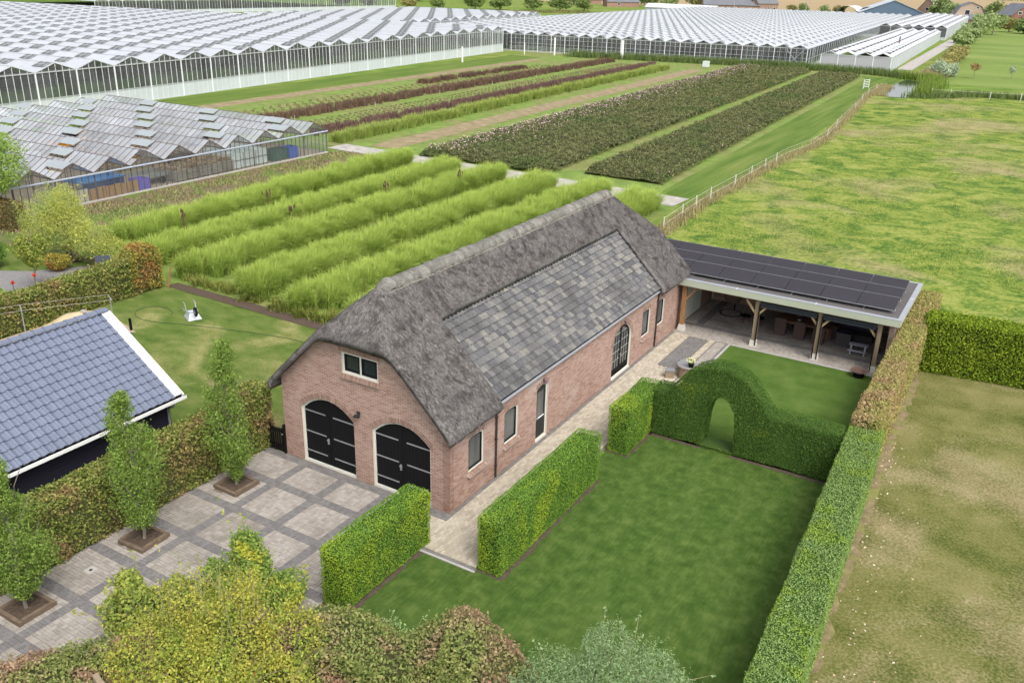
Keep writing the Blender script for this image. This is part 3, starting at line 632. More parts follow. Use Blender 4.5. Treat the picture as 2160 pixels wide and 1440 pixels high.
for k in range(4):
    zz = .85+.42*k; hw = (1.0 if zz < 1.72 else sqrt(max(0, 1-((zz-1.72)/.80)**2)))*.9
    for s in (-1, 1): MB().box((-.113, 13.975+(0 if s > 0 else -hw), zz-.009), (-.088, 13.975+(hw if s > 0 else 0), zz+.009)).build('glazing_bar', flat('bar_sage', (.30, .31, .28)) if 'bar_sage' not in MATS else MATS['bar_sage'], fr)
for yy in (13.4, 13.66, 14.3, 14.58): MB().box((-.113, yy-.01, .42), (-.088, yy+.01, 2.1 if 13.3 < yy < 14.6 else 1.9)).build('glazing_bar', black_m, fr)
MB().box((-.09, 13.93, 1.0), (-.03, 14.0, 1.05)).box((-.04, 13.86, 1.05), (-.02, 14.0, 1.075)).build('handle', steel_m, fr)
MB().box((-.15, 12.95, 0), (.05, 15.0, .058)).build('threshold', conc_m, fr)
# lamps
for y, z in ((6.42, 2.62), (14.06, 2.62)):
    l = MB().box((0, y-.05, z-.06), (.04, y+.05, z+.08)); l.lathe((.1, y, z-.1), [(0, .14), (.05, .13), (.06, 0), (.03, -.04), (0, -.04)], 8); l.build('wall_lamp', flat('lamp_copper', (.16, .10, .12), rough=.4), barn)
l = MB().box((-3.95, -.06, 2.76), (-3.82, 0, 2.84)); l.box((-3.98, -.22, 2.68), (-3.78, -.06, 2.74), .3); l.bar((-3.9, -.02, 2.8), (-3.86, -.16, 2.7), .03); l.build('floodlight', flat('lamp_black', (.03, .03, .03), rough=.4), barn)
# wall salt stains: old rendered patches are in the brick colour; gutter and pipes
g = MB()
n = 10; prof = [(cos(pi+pi*i/8)*.065, sin(pi+pi*i/8)*.065) for i in range(9)]; prof = prof+[(x*.86, z*.86+.004) for x, z in prof[::-1]]
g.prism([(.13+x, 3.03+z) for x, z in prof], 'y', 2.86, 18.0); g.build('gutter', zinc_m, barn)
for y, zt_ in ((2.88, 2.95), (17.98, 2.98)):
    p = MB().tube([(.12, y, zt_), (.07, y, zt_-.15), (.06, y, .03)], .04, 8); [p.box((.0, y-.055, z), (.11, y+.055, z+.03)) for z in (.5, 1.6, 2.5)]; p.build('downpipe', flat('pipe_brown', (.045, .035, .033), rough=.5), barn)
# ---------------------------------------------------------------- thatch, tiles and ridge
SL = .985; ZE = 3.28+SL*.25
def zr(x): return ZE-SL*x
def roofz(X, Y):
    zR = ZE-SL*X; zL = ZE+SL*(X+7.6); zf = 5.68+(Y+.4)*.93; zb = 5.15+(21.7-Y)*.93
    def smin(a, b, k): h = np.clip(.5+.5*(b-a)/k, 0, 1); return b*(1-h)+a*h-k*h*(1-h)
    return smin(smin(smin(zR, zL, .25), zf, .32), zb, .4)
gx = np.arange(-8.0, .41, .1); gy = np.arange(-.36, 21.72, .1); XX, YY = np.meshgrid(gx, gy, indexing='ij')
P0 = np.stack([XX.ravel(), YY.ravel(), np.zeros(XX.size)], 1)
ZZ = roofz(XX, YY)+(snoise(P0, 2.1, 3)*.024+snoise(P0, 6.5, 4)*.012).reshape(XX.shape)+rg.normal(size=XX.shape)*.006
edge = np.minimum(np.minimum(XX+8.0, .40-XX), np.minimum(YY+.36, 21.7-YY)); ZZ = ZZ-np.where(edge < .25, .09*(1-edge/.25)**2, 0)
tl = (XX > -2.33) & (YY > 2.86) & (YY < 17.93)
nx, ny = XX.shape; idx = np.arange(nx*ny).reshape(nx, ny)
cell = ~(tl[:-1, :-1] | tl[1:, :-1] | tl[:-1, 1:] | tl[1:, 1:])
F = np.stack([idx[:-1, :-1][cell], idx[1:, :-1][cell], idx[1:, 1:][cell], idx[:-1, 1:][cell]], 1)
V = np.stack([XX.ravel(), YY.ravel(), ZZ.ravel()], 1); nv = len(V)
cnt = {}
for f in F:
    for i in range(4):
        e = (f[i], f[(i+1) % 4]); cnt[e] = 1
bd = [e for e in cnt if (e[1], e[0]) not in cnt]
V2 = V.copy(); V2[:, 2] -= .27; cx_ = np.clip(V2[:, 0], -7.85, .22); V2[:, 0] = np.where(V2[:, 2] < 3.4, cx_, V2[:, 0])
SK = np.array([(b, a, a+nv, b+nv) for a, b in bd])
link('thatch', np_mesh('thatch', np.concatenate([V, V2]), [F, SK, (F+nv)[:, ::-1]], thatch_m, smooth=True), barn)
# loose reed ends lying down the slope
n = 110000; X = rg.uniform(-8.02, .42, n); Y = rg.uniform(-.38, 21.72, n)
k = ~((X > -2.42) & (Y > 2.78) & (Y < 18.02)); X, Y = X[k], Y[k]; e = .02; Z = roofz(X, Y); gxv = (roofz(X+e, Y)-Z)/e; gyv = (roofz(X, Y+e)-Z)/e
D = np.stack([-gxv, -gyv, -(gxv**2+gyv**2)], 1)+rg.normal(size=(len(X), 3))*.16; D /= np.linalg.norm(D, axis=1)[:, None]
Nn = np.stack([-gxv, -gyv, np.ones(len(X))], 1); Nn /= np.linalg.norm(Nn, axis=1)[:, None]; Sd = np.cross(D, Nn); P = np.stack([X, Y, Z], 1)+Nn*.01
Pn = P.copy(); Pn[:, 2] = 0; P[:, 2] += snoise(Pn, 2.1, 3)*.024+snoise(Pn, 6.5, 4)*.012
edge = np.minimum(np.minimum(X+8.0, .40-X), np.minimum(Y+.36, 21.7-Y)); P[:, 2] -= np.where(edge < .25, .09*(1-np.clip(edge, 0, 1)/.25)**2, 0)
L = rg.uniform(.06, .16, (len(X), 1)); w = .005+.006*rg.random((len(X), 1)); lift = rg.uniform(.0, .035, (len(X), 1))
V = np.stack([P-Sd*w, P+Sd*w, P+D*L+Sd*w*.6+Nn*lift, P+D*L-Sd*w*.6+Nn*lift], 1).reshape(-1, 3)
props(link('reed_ends', np_mesh('reed_ends', V, np.arange(len(V)).reshape(-1, 4), thatch_m, {'rnd': np.repeat(rg.random(len(X)), 4)}), barn), kind='stuff')
# tiles
dn = np.array([1, 0, -SL]); dn /= np.linalg.norm(dn); nr = np.array([SL, 0, 1]); nr /= np.linalg.norm(nr)
wt, lt = .252, .285
def tile_mesh(nm, m, w, l, amp, n=7, th=.032, flatp=False):
    us = np.linspace(-w/2, w/2, n); V = []
    for s in (0, 1):
        for u in us:
            t = (u/w+.5); z = amp*(sin(t*2*pi)*.5+.15*sin(4*pi*t)) if not flatp else amp*((1-((t-.28)/.26)**2) if abs(t-.28) < .26 else -.25*sin((t-.54)/.46*pi))
            V.append((u, -l*s*1.06, z+s*th*1.3))
    for i, u in enumerate(us): V.append((u, -l*1.06, V[n+i][2]-th*1.6))
    F = [(i, i+1, n+i+1, n+i) for i in range(n-1)]+[(n+i, n+i+1, 2*n+i+1, 2*n+i) for i in range(n-1)]
    return np_mesh(nm, V, [np.array([f[::-1] for f in F])], m, smooth=False)
tm = tile_mesh('roof_tile', otile_m, wt, lt, .055, n=9, th=.05, flatp=True)
T = []; y0t = 2.93; top = np.array([-2.40, 0, ZE-SL*(-2.40)])-nr*.24
for r in range(13):
    for c in range(60):
        o = top+dn*(r*lt)+np.array([0, y0t+(c+.5)*wt-.02*(r % 2), 0])+nr*rg.normal()*.003
        a = rg.normal()*.012
        T.append(TM(o, np.array([0, 1, 0])*cos(a)-dn*sin(a), -dn*cos(a)-np.array([0, 1, 0])*sin(a), nr))
bd_ = MB(); q = [(top+dn*(-.1)-nr*.05), (top+dn*3.72-nr*.05)]
bd_.add([(q[0][0], 2.8, q[0][2]), (q[1][0], 2.8, q[1][2]), (q[1][0], 18.0, q[1][2]), (q[0][0], 18.0, q[0][2])], [(0, 1, 2, 3)]); tr_ = bd_.build('tile_battens', blackm_m, barn)
many(tm, 'roof_tile', T, tr_)
fb_ = MB(); fb_.box((.0, 2.86, 3.02), (.06, 18.0, 3.16)); fb_.build('eaves_board', black_m, barn)
# ridge caps
rc = MB(); n = 9; V = []
for s in (0, 1):
    for i in range(n):
        a = pi*i/(n-1); V.append((cos(a)*(.285+.06*s), s*.28, sin(a)*.27+.055*s))
F = [(i, i+1, n+i+1, n+i) for i in range(n-1)]
V += [(v[0]*.9, .281, v[2]-.05 if v[2] > .05 else v[2]) for v in V[n:2*n]]; F += [(n+i, n+i+1, 2*n+i+1, 2*n+i) for i in range(n-1)]
rcm = np_mesh('ridge_tile', V, [np.array(F)], ridge_m, smooth=False)
N_ = 72
T = [TM((-3.8+rg.normal()*.012, 1.5+.247*i, 6.98+rg.normal()*.014-.03*sin(pi*i/N_)), (1, 0, rg.normal()*.03), (rg.normal()*.01, 1, rg.normal()*.02)) for i in range(N_)]
many(rcm, 'ridge_tile', T, barn)
for y, s in ((1.5, -1), (1.5+.247*N_, 1)):
    e = MB(); V = []; F = []
    for j in range(5):
        b = pi/2*j/4
        for i in range(9):
            a = pi*i/8; V.append((-3.8+cos(a)*.32*cos(b*.98), y+s*sin(b)*.36, 6.97+sin(a)*.31*cos(b*.98)-.05*j/4))
    for j in range(4):
        for i in range(8): F.append((j*9+i, j*9+i+1, (j+1)*9+i+1, (j+1)*9+i))
    e.add(V, F); e.build('ridge_end', ridge_m, barn, smooth=True)
mr = MB()
for s in (-1, 1):
    for i in range(92):
        y = 1.35+.2*i; mr.box((-3.8+s*.30-.055, y, 6.86), (-3.8+s*.30+.055, y+.2, 6.975+random.uniform(-.02, .03)))
mr.build('ridge_mortar', mortar2_m, barn)
# low flat-roofed extension behind the barn
ex = MB().box((-3.4, 21.06, 0), (-.26, 21.3, 2.7)); ex.box((-3.4, 26.8, 0), (-.26, 27.05, 2.7)); ex.box((-3.4, 21.3, 0), (-3.15, 26.8, 2.7)); ex.box((-.26, 21.06, 0), (0, 21.75, 2.7)); ex.box((-.26, 24.85, 0), (0, 27.05, 2.7)); ex.build('rear_extension', brick_m, barn)
wd = MB()
for i in range(2): wd.box((-.1, 21.8+1.52*i, .05), (.0, 23.28+1.52*i, 2.35))
wd.build('white_door', cream_m, barn)

# ---------------------------------------------------------------- black garden gate beside the barn
gt = thing('garden_gate', 'small black wooden garden gate with a dipping top left of the garage doors', 'gate', (-8.1, -.05, 0))
for i in range(9):
    x = -.46+.115*i; h = 1.02+.16*abs(x/.46)**1.5*(1 if x < 0 else .4)
    MB().box((x-.03, -.02, .06), (x+.03, .02, h)).build('slat', black_m, gt)
for z in (.2, .85): MB().box((-.5, .022, z), (.5, .05, z+.08)).build('rail', black_m, gt)
MB().box((.36, -.05, .8), (.46, -.021, .84)).build('latch', steel_m, gt)
for x in (-.55, .5): MB().box((x-.05, -.05, 0), (x+.05 if x < 0 else x+.02, .05, 1.25)).build('post', black_m, gt)

# ---------------------------------------------------------------- open timber veranda with solar panels
ve = thing('veranda', 'flat-roofed open veranda with oak posts, pale green fascia and black solar panels', 'veranda', (0, 0, 0))
rf = MB(); rf.box((-3.4, 20.75, 2.82), (10.75, 27.1, 2.93)); rf.build('roof', bitumen_m, ve)
tz = MB(); tz.box((-.2, 20.6, 2.93), (10.95, 20.86, 2.965)); tz.box((10.72, 20.861, 2.93), (10.95, 27.2, 2.965)); tz.box((-3.4, 27.0, 2.94), (10.719, 27.2, 2.967)); tz.build('roof_trim', zinc_m, ve)
for x in (3.1, 7.0): MB().box((x, 20.6, 2.966), (x+.03, 20.88, 2.974)).build('trim_joint', white_m, ve)
MB().box((10.72, 24.2, 2.966), (10.96, 24.23, 2.974)).build('trim_joint', white_m, ve)
fs = MB(); fs.box((-.2, 20.6, 2.62), (10.9, 20.65, 2.929)); fs.box((10.85, 20.651, 2.62), (10.9, 27.1, 2.929)); fs.box((-.2, 20.651, 2.62), (-.15, 21.0, 2.929)); fs.build('fascia', sage_m, ve)
MB().box((.0, 20.92, 2.48), (10.75, 21.08, 2.72)).build('beam', oak_m, ve)
mb = MB(); [mb.box((x, 21.081, 2.56), (x+.1, 26.9, 2.74)) for x in np.arange(.5, 10.7, 1.0)]; mb.build('rafters', oakg_m, ve)
for i, x in enumerate((.35, 4.22, 7.29, 10.02)):
    mm = oak_m if i == 0 else oakg_m
    MB().box((x-.11, 20.9, .36), (x+.11, 21.1, 2.48)).build('post', mm, ve)
    MB().box((x-.19, 20.82, .0), (x+.19, 21.18, .36), taper=.72).build('plinth', flat('plinth_concrete', (.55, .52, .47), rough=.9), ve)
    for s in ((1,) if i == 0 else (-1,) if i == 3 else (-1, 1)):
        MB().bar((x+s*.08, 21.0, 1.78), (x+s*.62, 21.0, 2.44), .1, .12, up=(0, 1, 0)).build('brace', oak_m if i in (0,) else mat('pale_oak', [(.30, .22, .12), (.46, .35, .21)], scale=3, aniso=(6, 6, .6)) if 'pale_oak' not in MATS else MATS['pale_oak'], ve)
for x0, x1 in ((4.36, 7.16), (7.42, 9.9)):
    s = MB().tube([(x0, 20.86, 2.40), (x1, 20.86, 2.40)], .085, 8); s.box((x0+.03, 20.84, 2.2), (x1-.03, 20.86, 2.36)); s.build('roller_screen', flat('screen_cloth', (.03, .035, .045), rough=.8), ve)
    for x in (x0-.02, x1+.02): MB().box((x-.025, 20.82, .1), (x+.025, 20.88, 2.35)).build('screen_rail', black_m, ve)
bw = MB().box((0.001, 26.75, 0), (10.7, 27.0, 2.81)); bw = bw.build('back_wall', mortar_m, ve)
brickwork(bw, [(0, 0), (10.4, 0), (10.4, 2.8), (0, 2.8)], [], (.1, 26.75, 0), (1, 0, 0), (0, -1, 0), 0)
sw = MB().box((10.42, 21.2, 0), (10.68, 26.749, 2.81)); sw = sw.build('side_wall', mortar_m, ve)
brickwork(sw, [(0, 0), (5.5, 0), (5.5, 2.8), (0, 2.8)], [], (10.68, 21.2, 0), (0, 1, 0), (1, 0, 0), 0)
brickwork(sw, [(0, 0), (.24, 0), (.24, 2.8), (0, 2.8)], [], (10.43, 21.2, 0), (1, 0, 0), (0, -1, 0), 0)
pn = MB().box((-.845, -.53, 0), (.845, .53, .035)).mesh('solar_panel', panel_m)
T = []
for r in range(3):
    for c in range(8):
        x = 10.42-.85-1.72*c; y = 21.95+1.42*r; z = 3.10+.05*r; a = R(10); 
        T.append(TM((x, y+.15, z+.12), (1, 0, 0), (0, cos(a), sin(a)), (0, -sin(a), cos(a)), (1, 1.27, 1)))
many(pn, 'solar_panel', T, ve)
rl = MB()
for r in range(3):
    y = 21.95+1.42*r; z = 3.10+.05*r
    for x in np.arange(-3, 10.5, 1.72): rl.box((x, y-.5, 2.93), (x+.04, y+.8, 2.97)); rl.box((x, y+.75, 2.97), (x+.04, y+.8, z+.2))
    for x in (10.45,): rl.box((x, y-.52, z-.02), (x+.03, y-.4, z+.06))
rl.build('panel_rail', steel_m, ve)
fr_ = MB()
for r in range(3):
    y = 21.95+1.42*r+.15; z = 3.10+.05*r+.12; a = R(10); fr_.bar((-3.2, y-.675*cos(a), z-.675*sin(a)+.01), (10.43, y-.675*cos(a), z-.675*sin(a)+.01), .012, .04); fr_.bar((-3.2, y+.685*cos(a), z+.685*sin(a)+.022), (10.43, y+.685*cos(a), z+.685*sin(a)+.022), .022, .03)
fr_.build('panel_edge', steel_m, ve)
# ---------------------------------------------------------------- hedges
LG = 1.6
def gain(p): return [((q[0], tuple(min(.62, c*LG) for c in q[1])) if len(q) == 2 else tuple(min(.62, c*LG) for c in q)) for q in p] if p else p
def leafmat(name, pal, pal2=None, ms=.8, lo=.45, hi=.6, tr=.3, nw=.35, rnd=.65, scale=1.3, rough=.75, spec=.1):
    return mat(name, gain(pal), scale=scale, nw=nw, rnd=rnd, pal2=gain(pal2), mscale=ms, mlo=lo, mhi=hi, rough=rough, spec=spec, transl=tr)
priv = leafmat('privet_leaf', [(0, (.045, .095, .015)), (.4, (.085, .165, .022)), (.7, (.14, .235, .034)), (1, (.21, .31, .06))], [(0, (.10, .16, .016)), (.5, (.19, .27, .022)), (1, (.30, .37, .05))], ms=.55, lo=.5, hi=.66)
priv_d = leafmat('privet_leaf_dark', [(0, (.024, .055, .012)), (.4, (.045, .09, .016)), (.75, (.08, .14, .027)), (1, (.13, .20, .045))], [(0, (.06, .10, .012)), (1, (.17, .22, .03))], ms=.5, lo=.58, hi=.7)
priv_l = leafmat('privet_leaf_silver', [(0, (.07, .12, .035)), (.4, (.125, .19, .055)), (.75, (.19, .265, .09)), (1, (.26, .34, .13))], [(0, (.09, .15, .02)), (1, (.24, .32, .06))], ms=.9, lo=.48, hi=.62)
core_g = mat('hedge_inside', [(.03, .06, .012), (.06, .11, .022)], scale=8, rough=1, rnd=0)
core_b = mat('beech_inside', [(.05, .055, .02), (.09, .095, .04)], scale=8, rough=1)
beech = leafmat('hornbeam_leaf', [(0, (.05, .075, .018)), (.35, (.095, .125, .028)), (.62, (.16, .185, .045)), (.82, (.26, .235, .08)), (1, (.33, .20, .10))], [(0, (.07, .05, .025)), (.4, (.17, .115, .055)), (.75, (.25, .19, .08)), (1, (.33, .23, .13))], ms=.9, lo=.50, hi=.66)
beech_p = leafmat('copper_hornbeam_leaf', [(0, (.10, .12, .03)), (.35, (.19, .19, .055)), (.65, (.28, .25, .09)), (1, (.38, .32, .15))], [(0, (.13, .085, .045)), (.4, (.235, .16, .085)), (.75, (.32, .235, .13)), (1, (.38, .30, .18))], ms=.75, lo=.47, hi=.66)
beech_o = leafmat('orange_hornbeam_leaf', [(0, (.09, .09, .02)), (.4, (.18, .16, .03)), (.7, (.27, .22, .05)), (1, (.34, .26, .08))], [(0, (.13, .06, .02)), (.5, (.25, .125, .04)), (1, (.36, .20, .08))], ms=.6, lo=.5, hi=.62)
beech_w = leafmat('wavy_hornbeam_leaf', [(0, (.06, .09, .025)), (.35, (.11, .145, .04)), (.65, (.185, .20, .065)), (1, (.30, .27, .12))], [(0, (.10, .06, .04)), (.4, (.20, .125, .08)), (.75, (.29, .20, .13)), (1, (.36, .28, .19))], ms=.8, lo=.47, hi=.6)
conif = leafmat('conifer_leaf', [(0, (.05, .085, .008)), (.4, (.10, .15, .013)), (.75, (.17, .225, .02)), (1, (.25, .30, .035))], None, tr=.2)
HH = 2.0
def rrect(a, b, h, r=.10, z0=.04): return [(a, z0), (b, z0), (b, h-r), (b-r, h), (a+r, h), (a, h-r)]
hedge('privet_hedge', 'clipped green privet hedge block in front of the right garage door, along the driveway', rrect(-5.9, -1.72, HH), -.45, .48, 'y', priv, core_g, .047, 1050, jag=.018, tilt=.55)
hedge('privet_hedge', 'long clipped bright green privet hedge between the brick path and the front lawn', rrect(-2.12, 4.78, HH), 2.46, 3.36, 'y', priv, core_g, .047, 1050, jag=.018, tilt=.55)
hedge('privet_hedge', 'short clipped privet block where the arched hedge turns towards the long hedge by the path', rrect(6.98, 10.2, HH), 2.62, 3.52, 'y', priv, core_g, .05, 950, jag=.018, tilt=.55)
arch_out = [(3.5, .04), (10.75, .04), (10.75, 2.1), (8.18, 2.08), (7.81, 2.59), (7.37, 3.13), (6.95, 3.40), (6.5, 3.56), (5.91, 3.60), (5.5, 3.5), (5.06, 3.26), (4.59, 2.8), (4.25, 2.3), (4.1, 2.08), (3.5, 2.05)]
arch_h = [(5.66, .045), (6.92, .045), (6.90, 1.3), (6.80, 1.85), (6.6, 2.2), (6.3, 2.36), (6.0, 2.25), (5.78, 1.85), (5.68, 1.2)]
hedge('arched_hedge', 'clipped hedge across the lawn with a tall rounded arch and doorway cut through it', arch_out, 9.27, 10.28, 'x', priv_d, core_g, .052, 850, holes=[arch_h], jag=.02, tilt=.55)
A = math.atan(.044)
hedge('side_hedge', 'long clipped hedge with silvery green top running down the right of the front lawn', rrect(-24, 1.35, HH), -.60, .58, 'y', priv_l, core_g, .052, 800, jag=.02, tilt=.55, origin=(11.47, 9.55), rz=A)
hedge('copper_hedge', 'taller hornbeam hedge with coppery brown top between the patio lawn and the meadow', rrect(10.65, 28.2, 2.36, .07), 10.84, 11.86, 'y', beech_p, core_b, .085, 620)
hedge('conifer_hedge', 'dense yellow-green conifer hedge running right from the copper hedge', rrect(-.1, 14, 2.72, .16), -.1, 1.3, 'x', conif, mat('conifer_inside', [(.02, .035, .006), (.045, .06, .01)], rough=1), .10, 600, origin=(11.95, 22.6), rz=.12, jag=.06, tilt=1.1)
hb_ = [(-18.5, .04), (.2, .04), (.22, 2.55), (-.1, 2.62), (-1.0, 2.5), (-2.2, 2.25), (-6, 2.2), (-12, 2.2), (-18.5, 2.2)]
hedge('driveway_hedge', 'mottled green and brown hornbeam hedge behind the three driveway trees', hb_, -9.45, -8.42, 'y', beech, core_b, .105, 560, jag=.06, wob=.09, tilt=1.0)
lf = [(-14, .04), (9.9, .04), (10.0, 1.9), (9.6, 2.5), (8.6, 2.45), (7.9, 2.05), (5, 1.9), (1, 1.8), (-14, 1.8)]
hedge('back_hedge', 'leafy hedge with orange tinted far end on the left of the back lawn', lf, -28.4, -27.25, 'y', beech, core_b, .14, 300, jag=.08, wob=.1, tilt=1.0)
hedge('orange_hedge_end', 'orange brown hornbeam tuft at the corner of the back hedge', [(8.2, .5), (10.1, .1), (10.15, 2.0), (9.7, 2.62), (8.9, 2.6), (8.1, 2.1)], -28.5, -27.15, 'y', beech_o, core_b, .12, 260, jag=.09, cat='bush')
hedge('brown_hedge', 'square brown hedge block at the far left edge beside the old glasshouse', rrect(-7, 1.2, 1.9), -.6, .7, 'x', leafmat('brown_hedge_leaf', [(0, (.06, .05, .02)), (.5, (.13, .10, .04)), (1, (.24, .16, .07))]), core_b, .14, 130, origin=(-46.1, 12.3), rz=0)

# wavy hornbeam hedge along the bottom, following the street
def wavy_hedge():
    root = thing('wavy_hedge', 'wavy-topped green and brown hornbeam hedge along the bottom edge of the garden', 'hedge', (0, 0, 0))
    C_ = np.array([(-6.5, -16.6, 1.85), (-4.3, -13.8, 1.85), (-3.1, -11.9, 1.85), (-1.5, -10.4, 1.9), (.3, -8.9, 2.0), (1.4, -8.1, 2.35), (2.2, -7.75, 2.55), (3.0, -7.4, 2.25), (3.7, -7.15, 1.98), (4.25, -6.85, 2.45), (4.85, -6.5, 2.88), (5.5, -6.35, 2.85), (6.2, -6.3, 2.45), (6.9, -6.4, 1.85), (7.6, -6.7, 1.4), (8.6, -6.9, 1.3), (12, -6.9, 1.3)])
    s = np.concatenate([[0], np.cumsum(np.linalg.norm(np.diff(C_[:, :2], axis=0), axis=1))]); W = 1.7
    def at(q, v):   # v across 0 back .. 1 front
        x = np.interp(q, s, C_[:, 0]); y = np.interp(q, s, C_[:, 1]); h = np.interp(q, s, C_[:, 2]); e = .15
        dx = np.interp(q+e, s, C_[:, 0])-np.interp(q-e, s, C_[:, 0]); dy = np.interp(q+e, s, C_[:, 1])-np.interp(q-e, s, C_[:, 1]); l = np.hypot(dx, dy); nx, ny = dy/l, -dx/l
        return x, y, h, nx, ny
    Ps, Ns = [], []; Lt = s[-1]
    n = int(Lt*W*620); q = rg.random(n)*Lt; v = rg.random(n); x, y, h, nx, ny = at(q, v); dr = .28*(abs(v-.5)*2)**3
    Ps.append(np.stack([x+nx*v*W, y+ny*v*W, h-dr], 1)); Ns.append(np.stack([nx*(v-.5), ny*(v-.5), np.ones(n)], 1))
    for sd in (0, 1):
        n = int(Lt*2.2*(800 if sd else 400)); q = rg.random(n)*Lt; x, y, h, nx, ny = at(q, 0); z = rg.random(n)*(h-.2); o = sd*W
        Ps.append(np.stack([x+nx*o, y+ny*o, z+.05], 1)); sg = 1 if sd else -1; Ns.append(np.stack([nx*sg, ny*sg, np.zeros(n)], 1))
    P = np.concatenate(Ps); N = np.concatenate(Ns); N /= np.linalg.norm(N, axis=1)[:, None]
    P = P+N*(snoise(P, 2.3, 5)*.12+snoise(P, 5.5, 6)*.05+rg.normal(size=len(P))*.07)[:, None]
    leaf_obj('foliage', P, N, .09, beech_w, root, tilt=.9)
    q = np.linspace(0, Lt, 60); x, y, h, nx, ny = at(q, 0); V = []
    for a, zt in ((.25, 0), (.25, 1), (W*.5, 1.02), (W-.28, 1), (W-.28, 0)): V.append(np.stack([x+nx*a, y+ny*a, (h-.32)*zt+.02], 1))
    V = np.stack(V, 1).reshape(-1, 3); F = [(i*5+j, i*5+j+1, i*5+j+6, i*5+j+5) for i in range(59) for j in range(4)]
    link('branch_mass', np_mesh('branch_mass', V, np.array(F), core_b), root)
wavy_hedge()
# ---------------------------------------------------------------- trees and shrubs near the house
horn = leafmat('young_tree_leaf', [(0, (.06, .10, .022)), (.4, (.11, .17, .034)), (.75, (.175, .24, .052)), (1, (.25, .31, .09))], tr=.38)
for i, (p, hgt, r_) in enumerate([(pits[0], 5.35, .85), (pits[1], 5.1, .98), (pits[2], 4.6, 1.05)]):
    cx, cy = (p[0]+p[1])/2+.02, (p[2]+p[3])/2+.02
    lab = ['slender young tree in the timber bed nearest the barn', 'slender young tree in the middle timber bed in front of the dark shed', 'young tree in the timber bed nearest the left edge'][i]
    tree('young_tree', lab, cx, cy, hgt, r_*1.3, horn, n=[12500, 12500, 13500][i], size=.075, columnar=True, clear=.10 if i == 0 else .17, seed=20+i*9, trunk=.06, limbs=12, group='young trees in timber beds', tilt=1.2)
    b = thing('tree_bed', ['square timber edged bed around the tree nearest the barn', 'square timber edged bed around the middle driveway tree', 'square timber edged bed around the leftmost driveway tree'][i], 'tree bed', (cx, cy, 0), R([-2, 3, 1][i]), 'timber tree beds on the driveway'); h = .56
    for k, (a, c) in enumerate((((-h, -h), (h, -h+.11)), ((-h, h-.11), (h, h)), ((-h, -h+.112), (-h+.11, h-.112)), ((h-.11, -h+.112), (h, h-.112)))):
        MB().box((a[0], a[1], .01), (c[0], c[1], .16+.01*k), rz=R(random.uniform(-1.5, 1.5))).build('timber', sleeper_m, b)
    g = np.linspace(-h+.1, h-.1, 9); V = [(x, y, .10+random.uniform(-.01, .012)) for x in g for y in g]
    link('earth', np_mesh('earth', V, np.array([(a*9+c, (a+1)*9+c, (a+1)*9+c+1, a*9+c+1) for a in range(8) for c in range(8)]), soil_m), b)
maple = leafmat('maple_leaf', [(0, (.07, .12, .025)), (.4, (.12, .19, .04)), (.75, (.20, .26, .055)), (1, (.31, .33, .08))], [(0, (.20, .22, .02)), (1, (.42, .38, .07))], ms=1.4, lo=.52, hi=.62, tr=.35)
yell = leafmat('yellow_shrub_leaf', [(0, (.13, .15, .03)), (.4, (.24, .24, .045)), (.75, (.37, .335, .065)), (1, (.46, .39, .10))], [(0, (.09, .13, .025)), (.5, (.18, .23, .04)), (1, (.31, .33, .07))], ms=1.6, lo=.46, hi=.58, tr=.35)
yell2 = leafmat('yellowing_leaf', [(0, (.10, .14, .03)), (.4, (.17, .21, .045)), (.75, (.27, .28, .065)), (1, (.35, .33, .10))], [(0, (.08, .14, .03)), (1, (.22, .26, .06))], ms=1.2, lo=.5, hi=.62, tr=.35)
